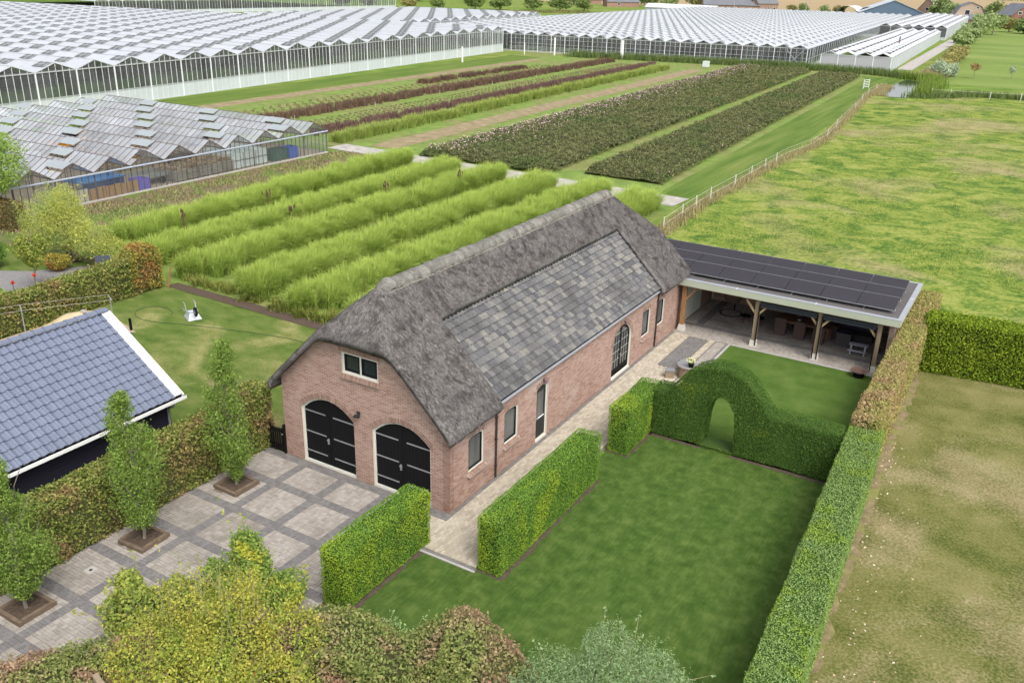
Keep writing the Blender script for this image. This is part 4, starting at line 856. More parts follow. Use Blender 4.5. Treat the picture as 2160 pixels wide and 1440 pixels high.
def shrub(name, label, c, lobes, leaf, n, size, cat='shrub', stems=14, berries=0, twigs=0, tilt=1.2, aspect=.62, shell=.55, seed=0):
    root = thing(name, label, cat, (c[0], c[1], 0)); mb = MB(); Ps, Ns = [], []; tot = sum(r[0]*r[1]+r[2]*r[1] for _, r in lobes)
    for i, (o, r) in enumerate(lobes):
        limb(mb, (rg.normal()*.1, rg.normal()*.1, 0), (o[0], o[1], o[2]), .05, .012, 5, .06)
        for k in range(max(2, stems//len(lobes))):
            d = rg.normal(size=3); d /= np.linalg.norm(d); d[2] = abs(d[2]); e = np.array(o)+d*np.array(r)*rg.uniform(.8, 1.15); limb(mb, (o[0]*.7, o[1]*.7, o[2]*.6), e, .02, .004, 4, .05)
        m_ = int(n*(r[0]*r[1]+r[2]*r[1])/tot); P, D = blob_pts(m_, o, r, 10, seed+i*3, shell); Ps.append(P); Ns.append(D)
    mb.build('stems', darkbark_m, root)
    P = np.concatenate(Ps); N = np.concatenate(Ns)+np.array([0, 0, .4]); k = P[:, 2] > .05
    leaf_obj('foliage', P[k], N[k], size, leaf, root, tilt=tilt, aspect=aspect)
    if twigs:
        mb = MB(); ids = rg.choice(len(P), twigs)
        tl_, tn = [], []
        for i in ids:
            d = N[i]/np.linalg.norm(N[i])+rg.normal(size=3)*.35+np.array([0, 0, .25]); L = rg.uniform(.25, .8); q = P[i]+d*L; mid = (P[i]+q)/2+rg.normal(size=3)*.03; mb.tube([tuple(P[i]-d*.2), tuple(mid), tuple(q)], [.008, .006, .002], 4, cap=False)
            m_ = rg.integers(4, 16); t = rg.random(m_)[:, None]; tl_.append(P[i]+d*L*t+rg.normal(size=(m_, 3))*.035); tn.append(np.tile([0, 0, 1.], (m_, 1)))
        mb.build('twigs', mat('pale_twig', [(.22, .17, .10), (.35, .29, .18)], scale=5) if 'pale_twig' not in MATS else MATS['pale_twig'], root, 'stuff'); leaf_obj('young_leaves', np.concatenate(tl_), np.concatenate(tn), size, leaf, root, tilt=1.2)
    if berries:
        ids = rg.choice(len(P), berries); leaf_obj('berries', P[ids]+N[ids]*.03, N[ids], .035, flat('rose_hip', (.45, .06, .02), rough=.4) if 'rose_hip' not in MATS else MATS['rose_hip'], root, aspect=1)
    return root
shrub('maple_shrub', 'bright green shrub with pointed lobed crown at the corner of the driveway', (-1.6, -7.5), [((0, .1, 1.5), (.75, .75, 1.2)), ((-.1, .1, 2.35), (.42, .42, .55)), ((-.9, -.3, 1.1), (.6, .6, .75)), ((.7, .6, .9), (.7, .6, .65))], maple, 11000, .105, tilt=1.0, seed=4, twigs=25)
shrub('yellowing_shrub', 'yellow-green shrub leaning over the driveway, left of the rose hip bush', (-2.7, -10.4), [((0, .1, 1.5), (.95, .85, 1.05)), ((1.0, .7, 1.4), (.8, .7, .85)), ((-.45, .3, 2.25), (.45, .4, .5)), ((.5, 1.0, 2.0), (.5, .45, .45))], yell2, 9000, .12, seed=9, twigs=40)
_rh = shrub('rose_hip_bush', 'large straggly yellow bush with red hips in front of the hedge', (.7, -10.3), [((0, 0, 2.0), (1.35, 1.2, 1.1)), ((-1.3, .1, 2.0), (1.0, .95, .9)), ((1.0, 1.0, 1.9), (.95, .9, .8)), ((.4, -1.0, 2.0), (1.4, 1.0, .95)), ((1.5, .0, 1.6), (.9, .9, .85)), ((-.6, 1.0, 2.35), (.8, .7, .6)), ((-1.2, -1.1, 1.8), (1.1, 1.0, .9))], yell, 30000, .066, berries=120, twigs=260, seed=13)
_rh.scale = (1.06, 1.06, 1.12)
shrub('pale_seedling_shrub', 'thin pale green shoots growing between the two humps of the wavy hedge', (2.9, -6.7), [((0, 0, 1.0), (.45, .35, .6)), ((-.5, .1, .8), (.3, .3, .5)), ((.4, .1, .9), (.35, .3, .5))], leafmat('pale_leaf', [(.14, .22, .07), (.28, .36, .15)]), 500, .08, twigs=16, seed=5)
euc = leafmat('grey_green_leaf', [(0, (.08, .125, .055)), (.4, (.13, .19, .085)), (.75, (.19, .26, .125)), (1, (.27, .335, .18))], tr=.25)
shrub('grey_green_tree', 'rounded grey-green leafy tree crown at the bottom edge in front of the lawn', (9.2, -6.6), [((0, 0, 2.2), (1.5, 1.4, 1.25)), ((-1.3, -.3, 1.9), (1.1, 1.1, 1.1)), ((1.3, .2, 1.9), (1.0, 1.0, 1.15)), ((-.3, -1.2, 2.0), (1.5, 1.2, 1.1)), ((-.5, .5, 2.9), (.75, .75, .6)), ((.7, .4, 2.75), (.7, .7, .6)), ((-1.9, -1.2, 1.4), (1.0, 1.0, .9))], euc, 26000, .085, cat='tree', aspect=.26, tilt=.9, seed=21, twigs=60)
# wooden post with arm and wire
wp = thing('wooden_post', 'weathered wooden post with a short cross arm and wire in the bottom left hedge', 'post', (-.75, -12.7, 0))
MB().box((-.05, -.05, 0), (.05, .05, 2.35)).build('post', oakg_m, wp); MB().bar((-.1, .03, 2.42), (.42, -.12, 2.42), .12, .13).build('cross_arm', oakg_m, wp)
MB().tube([(.3, -.1, 2.35), (-.1, -.4, 2.0), (-.6, -1.2, 1.8)], .008, 5).build('wire', steel_m, wp)

# ---------------------------------------------------------------- tall grass rows and field crops
misc = mat('silvergrass_blade', [(0, (.14, .22, .045)), (.35, (.24, .36, .065)), (.7, (.35, .47, .10)), (1, (.46, .55, .16))], scale=.45, nw=.45, rnd=.6, rough=.7, spec=.12, transl=.35, tip=((.52, .60, .14), .5))
misc2 = mat('silvergrass_field_blade', [(0, (.16, .23, .05)), (.4, (.27, .36, .08)), (1, (.40, .46, .13))], scale=.3, nw=.5, rnd=.5, rough=.6, transl=.3, tip=((.36, .40, .10), .45))
rust = mat('rust_plant', [(0, (.075, .052, .042)), (.4, (.135, .088, .065)), (.75, (.21, .135, .085)), (1, (.29, .21, .13))], scale=.25, nw=.55, rnd=.5, rough=.9, transl=.1)
maroon = mat('maroon_plant', [(0, (.085, .05, .048)), (.5, (.16, .092, .08)), (1, (.25, .165, .125))], scale=.25, nw=.5, rnd=.5, rough=.9, transl=.1)
def grassrow_mesh(nm, L, W, H, n, m, wid=.034, spread=.75, seed=0, lean=(0, 0), droop=.5, nseg=3, tuft=.62):
    rs = np.random.default_rng(seed); k = int(L*W/(tuft*tuft)); cxy = np.stack([rs.uniform(-W/2, W/2, k), rs.uniform(0, L, k)], 1); ch = H*rs.uniform(.88, 1.06, k)
    ci = rg.integers(0, k, n); P = np.zeros((n, 3)); P[:, :2] = cxy[ci]+rg.normal(size=(n, 2))*tuft*.30
    Hh = ch[ci]*rg.uniform(.55, 1.05, n)*(1+.08*snoise(P, .5, seed)); ex = np.abs(P[:, 0])/(W/2)
    sp = spread*(.5+.9*rg.random(n)); a = rg.random(n)*2*pi; out = np.where(P[:, 0] > 0, 0, pi); mixm = rg.random(n) < ex*.55; a = np.where(mixm, out+rg.normal(size=n)*.8, a)
    ends = rg.random(n) < .7; a = np.where(ends & (P[:, 1] < .8), -pi/2+rg.normal(size=n)*.7, a); a = np.where(ends & (P[:, 1] > L-.8), pi/2+rg.normal(size=n)*.7, a)
    V, F, r, t = blades(P, Hh, sp, wid, lean, nseg, droop, a)
    return np_mesh(nm, V, F, m, {'rnd': r, 't': t})
rows = [(-36.2, 13.6, 34.3), (-31.7, 11.6, 36.3), (-27.0, 11.9, 35.6), (-22.1, 11.6, 35.6), (-17.6, 11.5, 35.9), (-13.4, 11.3, 34.9)]
rml = [grassrow_mesh('grass_blades', 36, 2.1, 1.62, 62000, misc, seed=1, lean=(.10, .02), wid=.034, spread=1.0, droop=1.0, tuft=.5, nseg=4), grassrow_mesh('grass_blades', 36, 2.15, 1.60, 62000, misc, seed=2, lean=(.14, .0), wid=.034, spread=1.0, droop=1.0, tuft=.5, nseg=4)]
names = ['farthest left', 'second from the left', 'third from the left', 'third from the barn', 'second from the barn', 'nearest the barn']
for i, (x, y, L) in enumerate(rows):
    r = thing('silvergrass_row', 'long row of tall yellow-green ornamental grass, %s of the six rows' % names[i], 'ornamental grass', (x, y, 0), [.075, .035, .025, .008, -.005, -.03][i], 'six rows of tall ornamental grass')
    o = link('blades', rml[i % 2], r); o.scale = (1.06 if i < 5 else 1.15, L/36, [1.28, 1.18, 1.25, 1.27, 1.22, 1.32][i])
# weedy greens and brown seed heads among the rows
props(link('weeds', grassrow_mesh('weeds', 19, 1.0, .55, 5000, mat('weed_leaf', [(.13, .17, .03), (.30, .32, .08)], scale=1, nw=.5, rnd=.5, transl=.3), wid=.07, spread=.3, seed=5, tuft=.5), None), kind='stuff', label='low yellow-green weeds along the dark soil edge of the back lawn', cat='weeds')
bpy.data.objects['weeds'].matrix_world = Matrix.Translation((-8.2, 11.55, 0)) @ Matrix.Rotation(pi/2, 4, 'Z')
bs = mat('brown_seedhead', [(.07, .045, .03), (.15, .10, .06)], rough=1)
for i, (x, y) in enumerate([(-34.0, 17.5), (-33.9, 25), (-29.5, 23), (-29.2, 33), (-26.9, 40)]):
    mb = MB(); 
    for k in range(9):
        a, q = rg.random()*6.28, rg.random()*.35; mb.tube([(cos(a)*q*.4, sin(a)*q*.4, 0), (cos(a)*q, sin(a)*q, 1.5+rg.random()*.5)], [.015, .01], 4); mb.lathe((cos(a)*q, sin(a)*q, 1.4+rg.random()*.5), [(0, 0), (.05, .08), (.04, .25), (0, .33)], 5)
    o = mb.build('seed_plant', bs); o.location = (x, y, 0); props(o, ['dead brown weed with seed heads near the front of the farthest left grass row', 'second dead brown weed along the farthest left grass row', 'dead brown weed in the second grass row, nearer the lawn', 'dead brown weed in the second grass row, farther from the lawn', 'dead brown weed in the third grass row, near its far end'][i], 'plant', 'brown dead weeds among the grass rows')
def frow(name, label, x0, W, y0, y1, H, n, m, kind=None, cat='plant row', **kw):
    me = grassrow_mesh(name, y1-y0, W, H, n, m, **kw); o = link(name, me, None, (fb(x0, y0), y0, 0)); o.rotation_euler = (0, 0, math.atan(.052)); props(o, label, cat, None, kind); return o
frow('field_grass_row', 'long single row of light green ornamental grass in the nursery field', -51.3, 1.8, 52, 161, 1.6, 26000, misc2, seed=7, wid=.075, spread=.8, nseg=2)
frow('maroon_row', 'row of dark maroon perennials beside the light green grass row', -56.6, 2.2, 54, 168, 1.0, 22000, maroon, seed=8, wid=.09, spread=.22, nseg=2, tuft=.5)
frow('rust_row', 'row of rusty brown dead perennials, farther from the green grass row', -67.3, 2.6, 53, 168, 1.15, 24000, rust, seed=9, wid=.10, spread=.3, nseg=2, tuft=.6)
frow('dark_bush_row', 'short patch of dark brown bushes in front of the large glasshouse', -75.3, 1.8, 104, 141, 1.0, 7000, rust, seed=10, wid=.11, spread=.35, nseg=2, tuft=.9)
for i, (x, n_, y0, y1, sp) in enumerate([(-61.5, 4, 52, 165, 1.15), (-74, 6, 53, 150, 1.6)]):
    mb = []; 
    for a in range(n_):
        for y in np.arange(y0, y1, sp): mb.append((x+a*1.05-1.5+rg.normal()*.06-.052*(y-50), y+(a % 2)*.5, 0))
    P = np.array(mb); k = len(P)*14; Pi = P[rg.integers(0, len(P), k)]+np.concatenate([rg.normal(size=(k, 2))*.12, np.zeros((k, 1))], 1)
    V, F, r, t = blades(Pi, np.full(k, .22)*rg.uniform(.5, 1.3, k), .15, .11, nseg=1); props(link('cut_plants', np_mesh('cut_plants', V, F, rust, {'rnd': r, 't': t})), ['lines of small dark cut-back plants between the maroon and rust rows', 'lines of small dark cut-back plants nearest the large glasshouse'][i], 'plants', None, 'stuff')
# peony beds: dense leafy field, one heightfield core and many leaves
def bed(name, label, x0, x1, y0, y1, H, n, m, core, size, pink, pinkzone, m2=None):
    root = props(link(name, None), label, 'peony bed', None, None)
    def hf(u, y): P = np.stack([u, y, np.zeros_like(u)], 1); return H*(.68+.26*snoise(P, 3.4, 3)+.16*snoise(P, 1.1, 8))*np.clip(np.minimum(u-x0, x1-u)/.5, .25, 1)**.5*np.clip(np.minimum(y-y0, y1-y)/.6, .2, 1)**.5
    gu = np.arange(x0, x1+.01, .55); gy_ = np.arange(y0, y1+.01, .8); U, Y = np.meshgrid(gu, gy_, indexing='ij'); Z = hf(U.ravel(), Y.ravel())*.8; V = np.stack([fb(U.ravel(), Y.ravel()), Y.ravel(), Z], 1); a, b = U.shape; ix = np.arange(a*b).reshape(a, b)
    link('stems_mass', np_mesh('stems_mass', V, np.stack([ix[:-1, :-1].ravel(), ix[1:, :-1].ravel(), ix[1:, 1:].ravel(), ix[:-1, 1:].ravel()], 1), core), root)
    t = rg.random(n)**1.5; y = y0+(y1-y0)*t; u = rg.uniform(x0, x1, n); z = hf(u, y)*rg.uniform(.72, 1.12, n); P = np.stack([fb(u, y), y, z], 1); sz = size*(1+.9*t)
    V, F, r = leaves(P, np.tile([0, 0, 1.], (n, 1)), 1.0, tilt=.9); V = (V.reshape(n, 4, 3)-P[:, None])*sz[:, None, None]+P[:, None]
    props(link('foliage', np_mesh('foliage', V.reshape(-1, 3), F, m, {'rnd': r}), root), kind='stuff')
    k = pink; t = rg.random(k); y = y0+1+(y1-y0-2)*t; u = np.clip(pinkzone[0]+abs(rg.normal(size=k))*pinkzone[1], x0+.3, x1-.3); z = hf(u, y)*1.14; P = np.stack([fb(u, y), y, z], 1)
    V, F, r = leaves(P, np.tile([.2, -.5, .8], (k, 1)), .13, tilt=.3, aspect=1); props(link('flowers', np_mesh('flowers', V, F, pinkm, {'rnd': r}), root), kind='stuff')
pinkm = mat('pink_petal', [(.50, .27, .34), (.66, .47, .53)], nw=.2, rnd=.8, transl=.2)
peo = leafmat('peony_leaf', [(0, (.036, .046, .02)), (.35, (.075, .088, .035)), (.7, (.135, .138, .058)), (1, (.19, .17, .085))], [(0, (.035, .052, .02)), (.5, (.075, .10, .034)), (1, (.13, .15, .055))], ms=.16, lo=.5, hi=.62, tr=.2)
peoc = mat('peony_inside', [(.025, .032, .012), (.06, .065, .03)], scale=2, rough=1)
bed('peony_bed', 'wide bed of olive green peonies with pink flowers along its left side', -39.6, -24.4, 51.5, 178, 1.15, 110000, peo, peoc, .17, 2600, (-39.4, 2.6))
bed('peony_bed', 'narrower bed of olive brown peonies with few pink flowers beside the fence track', -21.9, -13.9, 54, 174, 1.1, 62000, peo, peoc, .16, 60, (-21, 5))
# ---------------------------------------------------------------- dark shed with blue-grey tiles
shed = thing('tiled_shed', 'dark boarded shed with blue-grey tiled roof and white verge board on the left', 'shed', (-14.4, -2.05, 0))
e0, e1, zr_, ze_ = -3.72, 3.72, 5.0, 2.5; sl = math.atan2(zr_-ze_, 3.72); y_end = -13.6
w_ = MB(); w_.box((3.15, y_end, 0), (3.3, -.32, 2.75)); w_.box((-3.3, y_end, 0), (-3.15, -.32, 2.75)); w_.prism([(-3.15, 0), (3.15, 0), (3.15, 2.7), (0, 4.82), (-3.15, 2.7)], 'y', -.5, -.36); w_.build('wall', blackm_m, shed)
navy_m = flat('dark_board', (.02, .018, .032), rough=.65)
for i in range(17):
    z = .05+.158*i; p = MB(); p.bar((3.31, y_end, z+.08), (3.31, -.31, z+.08), .025, .15); p.build('wall_board', navy_m, shed)
for i in range(28):
    z = .05+.158*i; hw = 3.3 if z < 2.6 else max(0, (4.75-z)/(2.15)*3.3)
    if hw > .2: MB().bar((-hw, -.35, z+.08), (hw, -.35, z+.08), .025, .15).build('wall_board', navy_m, shed)
for s in (1, -1):
    d = np.array([s*cos(sl), 0, -sin(sl)]); nn = np.array([s*sin(sl), 0, cos(sl)]); L = 3.72/cos(sl)
    q = [np.array([0, 0, zr_])+d*a-nn*.06 for a in (0, L)]
    dk = MB(); dk.add([(q[0][0], y_end, q[0][2]), (q[1][0], y_end, q[1][2]), (q[1][0], .0, q[1][2]), (q[0][0], .0, q[0][2])]+[(q[0][0], y_end, q[0][2]-.08), (q[1][0], y_end, q[1][2]-.08), (q[1][0], .0, q[1][2]-.08), (q[0][0], .0, q[0][2]-.08)], BOXF); dko = dk.build('roof_deck', blackm_m, shed)
    wt2, lt2 = .30, .335; nr_ = int((L-.02)/lt2); T = []
    if s == 1:
        lt2 = (L-.03)/nr_; tm2 = tile_mesh('roof_tile', stile_m, wt2, lt2, .055, n=9, th=.04, flatp=True)
        for r in range(nr_):
            for c in range(44):
                o = np.array([0, 0, zr_])+d*(.04+r*lt2)+np.array([0, -.33-(c+.5)*wt2, 0])+nn*.02; T.append(TM(o, (0, 1, 0), -d, nn))
        many(tm2, 'roof_tile', T, dko)
    else:
        MB().add([(q[0][0], y_end, q[0][2]+.05), (q[1][0], y_end, q[1][2]+.05), (q[1][0], .0, q[1][2]+.05), (q[0][0], .0, q[0][2]+.05)], [(0, 3, 2, 1)]).build('rear_tiles', stile_m, dko)
    a = np.array([0, -.165, zr_+.05]); b = a+d*(L+.02); MB().bar(a, b, .33, .05, up=tuple(nn)).build('verge_board', white_m, shed)
    MB().bar(a+np.array([0, .19, -.12]), b+np.array([0, .19, -.12]), .04, .24, up=tuple(nn)).build('barge_board', white_m, shed)
T = [TM((0, -.05-.42*i, zr_+.04), (1, 0, 0), (0, -1.62, 0), (0, 0, 1), (.45, 1, .45)) for i in range(32)]
rc2 = rcm.copy(); rc2.materials.clear(); rc2.materials.append(stile_m); many(rc2, 'ridge_tile', T, shed)
gt_ = MB(); gt_.prism([(3.78, 2.38), (3.92, 2.38), (3.92, 2.50), (3.90, 2.50), (3.90, 2.40), (3.80, 2.40), (3.80, 2.44), (3.78, 2.44)], 'y', y_end, .05); gt_.build('gutter', white_m, shed)
MB().box((3.3, y_end, 2.3), (3.71, 0, 2.36)).build('soffit', navy_m, shed)
MB().tube([(3.78, -.45, 2.36), (3.78, -.45, 2.22), (3.42, -.45, 2.0), (3.38, -.45, .05)], .045, 8).build('downpipe', steel_m, shed)

# ---------------------------------------------------------------- back lawn objects
ln = thing('washing_line', 'steel T-post washing line beside the shed and the long left hedge', 'washing line', (0, 0, 0))
PA, PB = (-24.1, 4.55), (-26.1, 1.7); dx, dy = (PB[0]-PA[0]), (PB[1]-PA[1])
for (x, y) in (PA, (-26.3, 1.2), (-28.0, -3.2)):
    mb = MB().tube([(x, y, 0), (x, y, 1.62)], .028, 8); mb.build('post', steel_m, ln); MB().bar((x-.42, y+.2, 1.64), (x+.42, y-.2, 1.64), .035).build('cross_bar', steel_m, ln)
for s in (-1, 1):
    pts = [(PA[0]+s*.4, PA[1]-s*.2, 1.66), (-26.3+s*.4, 1.2-s*.2, 1.64), (-28+s*.4, -3.2-s*.2, 1.67), (-33+s*.4, -14, 1.6)]; MB().tube(pts, .010, 5).build('line', flat('line_wire', (.33, .32, .26)), ln)
o = MB().box((-23.12, 4.72, 0), (-23.02, 4.82, .66)).build('short_post', black_m); props(o, 'short dark wooden post standing in the back lawn near the shed', 'post')
# wheelbarrow tipped on its rim
wb = thing('wheelbarrow', 'galvanised wheelbarrow lying upside down on the back lawn, black wheel up', 'wheelbarrow', (-22.0, 7.75, 0), R(-25))
V = [(-.35, -.28, .02), (.40, -.28, .02), (.40, .28, .02), (-.35, .28, .02), (-.15, -.16, .30), (.22, -.16, .30), (.22, .16, .30), (-.15, .16, .30)]
galv = flat('galvanised_tray', (.50, .55, .60), rough=.4, metal=.3)
MB().add(V, BOXF).build('tray', galv, wb)
for s in (-1, 1):
    MB().tube([(.62, s*.05, .42), (.2, s*.2, .34), (-.5, s*.26, .30), (-.95, s*.28, .05)], .018, 6).build('handle', steel_m, wb)
    MB().tube([(-.1, s*.2, .32), (-.22, s*.22, .62), (-.42, s*.22, .62)], .016, 6).build('leg', steel_m, wb)
MB().lathe((0, 0, 0), [(.10, -.04), (.19, -.045), (.21, 0), (.19, .045), (.10, .04)], 20).build('tyre', black_m, wb).matrix_local = Matrix.Translation((.60, 0, .46)) @ Matrix.Rotation(pi/2, 4, 'X')
MB().lathe((0, 0, 0), [(0, -.02), (.10, -.03), (.10, .03), (0, .02)], 14).build('rim', steel_m, wb).matrix_local = Matrix.Translation((.60, 0, .46)) @ Matrix.Rotation(pi/2, 4, 'X')
wb.scale = (1.25, 1.25, 1.25)
# hose
hp = [(-9.2, 7.2, .03), (-12, 8.1, .03), (-15, 8.5, .03), (-18, 7.9, .03), (-21.0, 7.0, .03), (-23, 6.2, .03), (-24.3, 6.1, .03), (-25.2, 6.7, .03), (-25.1, 7.6, .03), (-24.2, 7.9, .03), (-23.4, 7.6, .03), (-23.1, 7.2, .03)]
hpp = [];
for i in range(len(hp)-1):
    for t in np.linspace(0, 1, 5)[:-1]:
        p0, p1, p2, p3 = [np.array(hp[min(max(i+j, 0), len(hp)-1)]) for j in (-1, 0, 1, 2)]; hpp.append(tuple(.5*(2*p1+(p2-p0)*t+(2*p0-5*p1+4*p2-p3)*t*t+(3*p1-p0-3*p2+p3)*t**3)))
o = MB().tube(hpp, .012, 5).build('garden_hose', flat('hose_green', (.035, .075, .035), rough=.7)); props(o, 'thin dark garden hose snaking across the back lawn and ending in a loop', 'hose')
# sandpit tarp
g = np.linspace(-1, 1, 15); V = []
for a in g:
    for b in g:
        r_ = min(1, sqrt(a*a+b*b)); V.append((a*1.15, b*1.35, .42*(1-r_**1.6)+.05*sin(a*9+b*5)*(1-r_)+.03+rg.normal()*.012))
o = link('tarpaulin', np_mesh('tarpaulin', V, np.array([(i*15+j, (i+1)*15+j, (i+1)*15+j+1, i*15+j+1) for i in range(14) for j in range(14)]), mat('beige_cloth', [(.42, .34, .20), (.58, .50, .34)], scale=2.5, rough=.9), smooth=True)); o.location = (-26.5, 4.0, 0); props(o, 'crumpled beige tarpaulin heaped over a sandpit behind the shed roof', 'tarpaulin')
o = MB().tube([(-27.6, 3.1, .05), (-27.2, 3.6, .2), (-26.7, 3.7, .35)], .02, 5).build('red_rope', flat('red_cord', (.5, .05, .04))); props(o, 'thin red cord along the edge of the beige tarpaulin', 'cord')
o = MB().box((-.15, -.1, 0), (.15, .1, .1)).build('brick_weight', conc_m); o.location = (-26.3, 4.4, .42); props(o, 'grey brick weighing down the beige tarpaulin', 'brick')
sheet('patio_strip', [(-27.2, -9), (-25.3, -9), (-24.0, 4.0), (-22.6, 4.7), (-24.4, 5.2), (-27.2, 5.4)], .03, mat('sandy_pavers', [(.30, .22, .17), (.46, .36, .29)], scale=3, detail=6, rough=1))
o = MB().box((-.04, -.04, 0), (.04, .04, 1.25)).build('hedge_stake', oak_m); o.location = (-27.0, 10.25, 0); o.rotation_euler = (R(-10), R(8), 0); props(o, 'leaning wooden stake at the end of the back hedge', 'stake')
# behind the left hedge
bb = thing('blackboard', 'dark slate-grey board standing upright behind the left hedge', 'board', (-31.9, 9.65, 0), R(40)); MB().box((-.42, -.02, .05), (.42, .02, 1.2)).build('board', flat('slate_grey', (.075, .085, .11), rough=.6), bb); MB().box((.42, -.03, 0), (.47, .03, 1.22)).build('frame', steel_m, bb); MB().lathe((.62, .1, 0), [(0, .5), (.12, .45), (.12, .1), (0, .1)], 8).build('blue_drum', flat('drum_blue', (.12, .22, .45)), bb)
fcn = thing('paling_fence', 'rustic fence of thin upright chestnut palings behind the grey path', 'fence', (0, 0, 0))
for i in range(26):
    t = i/25; x = -37.3+4.9*t; y = 11.0-.7*t; MB().box((x-.03, y-.02, 0), (x+.03, y+.02, 1.15+rg.normal()*.09)).build('paling', oakg_m, fcn)
for z in (.35, .9): MB().bar((-37.4, 11.05, z), (-32.3, 10.33, z), .03).build('wire', steel_m, fcn)
st = thing('paver_stack', 'small stack of grey concrete slabs on the grey path behind the left hedge', 'slab stack', (-31.6, 6.1, 0), R(20))
for i in range(7): MB().box((-.25+.03*sin(i*2), -.2, .07*i), (.27+.03*sin(i*2), .22, .07*i+.055)).build('slab', conc_m, st)
for i, (x, y, h) in enumerate([(-31.0, 3.6, 1.3), (-30.6, 4.6, 1.55), (-29.7, 5.0, 1.2)]):
    o = thing('canna_flower', ['red flower on a tall dark stem above the left hedge, nearest the lawn edge', 'tallest red flower on a dark stem left of the small birch trunk', 'red flower head just above the hedge beside the slab stack'][i], 'flower', (x, y, 0)); MB().tube([(0, 0, 0), (0, 0, h)], [.03, .015], 5).build('stem', darkbark_m, o); P, D = blob_pts(40, (0, 0, h+.05), (.09, .09, .09), 4, 1); leaf_obj('petals', P, D, .12, flat('red_petal', (.55, .05, .03)) if 'red_petal' not in MATS else MATS['red_petal'], o); P, D = blob_pts(30, (0, 0, .5), (.25, .25, .35), 4, 1); leaf_obj('leaves', P, D, .2, rust, o)
birch = leafmat('birch_leaf', [(0, (.08, .12, .025)), (.5, (.16, .20, .04)), (1, (.30, .28, .06))], tr=.3)
tree('small_birch', 'small slender tree with drooping olive leaves beside the grey path', -32.3, 5.7, 3.9, 1.0, birch, n=4200, size=.13, seed=61, trunk=.06, clear=.25, zc=.6)
bam = leafmat('bamboo_leaf', [(0, (.16, .20, .05)), (.4, (.27, .30, .07)), (.8, (.42, .40, .10)), (1, (.50, .42, .12))], [(0, (.10, .16, .05)), (1, (.26, .31, .10))], ms=.6, lo=.45, hi=.6, tr=.35)
shrub('bamboo_clump', 'feathery yellow-green bamboo clump between the grey path and the grass rows', (-35.6, 10.0), [((0, 0, 2.4), (1.9, 1.8, 1.9)), ((-1.9, -.5, 2.1), (1.5, 1.4, 1.8)), ((1.9, .2, 1.7), (1.6, 1.4, 1.4)), ((.2, 0, 3.8), (1.1, 1.1, 1.4)), ((-1.6, .2, 3.3), (1.0, 1.0, 1.2)), ((3.1, .8, 1.1), (1.3, 1.2, 1.0))], bam, 24000, .16, aspect=.2, twigs=90, seed=31, shell=.4)
shrub('copper_bush', 'round coppery brown bush at the back of the grey path', (-34.9, 8.6), [((0, 0, .55), (.9, .8, .65))], beech_o, 1500, .13, seed=41)
will = leafmat('willow_leaf', [(0, (.09, .15, .03)), (.5, (.17, .25, .05)), (1, (.28, .35, .10))], tr=.3)
tree('corkscrew_willow', 'tall willow with hanging green foliage at the left edge by the glasshouse', -47.0, 12.6, 7.2, 2.8, will, n=8000, size=.26, seed=71, trunk=.12, clear=.28, zc=.62, aspect=.3)
for i, (x, y, r_) in enumerate([(-38.6, 6.6, 1.0), (-41.0, 5.8, 1.2), (-43.5, 4.5, 1.1), (-42.5, 8.6, .8)]):
    shrub('garden_bush', ['small dark green bush with red flowers left of the bamboo', 'grey-green bush at the left edge, second from the bamboo', 'dark bush at the far left edge of the neighbouring garden', 'low bush behind the others near the brown hedge'][i], (x, y), [((0, 0, r_*.7), (r_, r_, r_*.8))], priv_d if i % 2 == 0 else beech, 1400, .16, seed=90+i)
shrub('low_bush', 'low green leafy bush just behind the left hedge', (-30.2, 2.3), [((0, 0, .8), (1.1, .8, .8))], maple, 1200, .15, seed=88)

# ---------------------------------------------------------------- veranda furniture and patio objects
wick = mat('wicker', [(.07, .045, .04), (.17, .12, .105)], scale=40, aniso=(.3, .3, 1), rough=.8, bump=(60, .8))
cush = flat('brown_cushion', (.12, .085, .08), rough=.9)
def rattan():
    t = thing('rattan_chair', '', 'chair', (0, 0, 0), 0, 'rattan chairs at the veranda table')
    MB().box((-.24, -.24, .0), (.24, .24, .42), taper=1.08).build('seat_base', wick, t); MB().box((-.25, -.23, .42), (.25, .2, .5)).build('cushion', cush, t)
    b = MB(); b.prism([(-.27, .0), (-.30, .95), (-.24, 1.0), (-.19, .45), (-.19, .0)], 'x', -.27, .27); b.build('backrest', wick, t)
    for i in range(9): MB().box((-.275, -.305-.003*i, .08+.1*i), (.275, -.285, .1+.1*i)).build('weave_band', cush, t)
    for s in (-1, 1): MB().box((s*.27-.03, -.22, .4), (s*.27+.03, .2, .66)).build('armrest', wick, t)
    return t
tb = thing('dining_table', 'long brown wooden dining table under the veranda', 'table', (5.95, 24.2, 0)); MB().box((-1.45, -.5, .70), (1.45, .5, .76)).build('tabletop', mat('dark_tabletop', [(.10, .055, .04), (.19, .11, .08)], scale=4, aniso=(.5, 6, 1)), tb)
for x in (-1.3, 1.3):
    for y in (-.4, .4): MB().box((x-.05, y-.05, 0), (x+.05, y+.05, .70)).build('leg', oak_m, tb)
MB().box((-1.3, -.47, .6), (1.3, -.43, .70)).build('apron', oak_m, tb)
o = MB().lathe((5.7, 24.0, .76), [(0, 0), (.07, .01), (.09, .06), (.08, .06), (0, .02)], 10).build('white_bowl', white_m); props(o, 'small white bowl on the veranda dining table', 'bowl')
c0 = rattan(); c0.location = (4.95, 23.45, 0); c0['label'] = 'rattan chair on the lawn side of the table, nearest the barn'
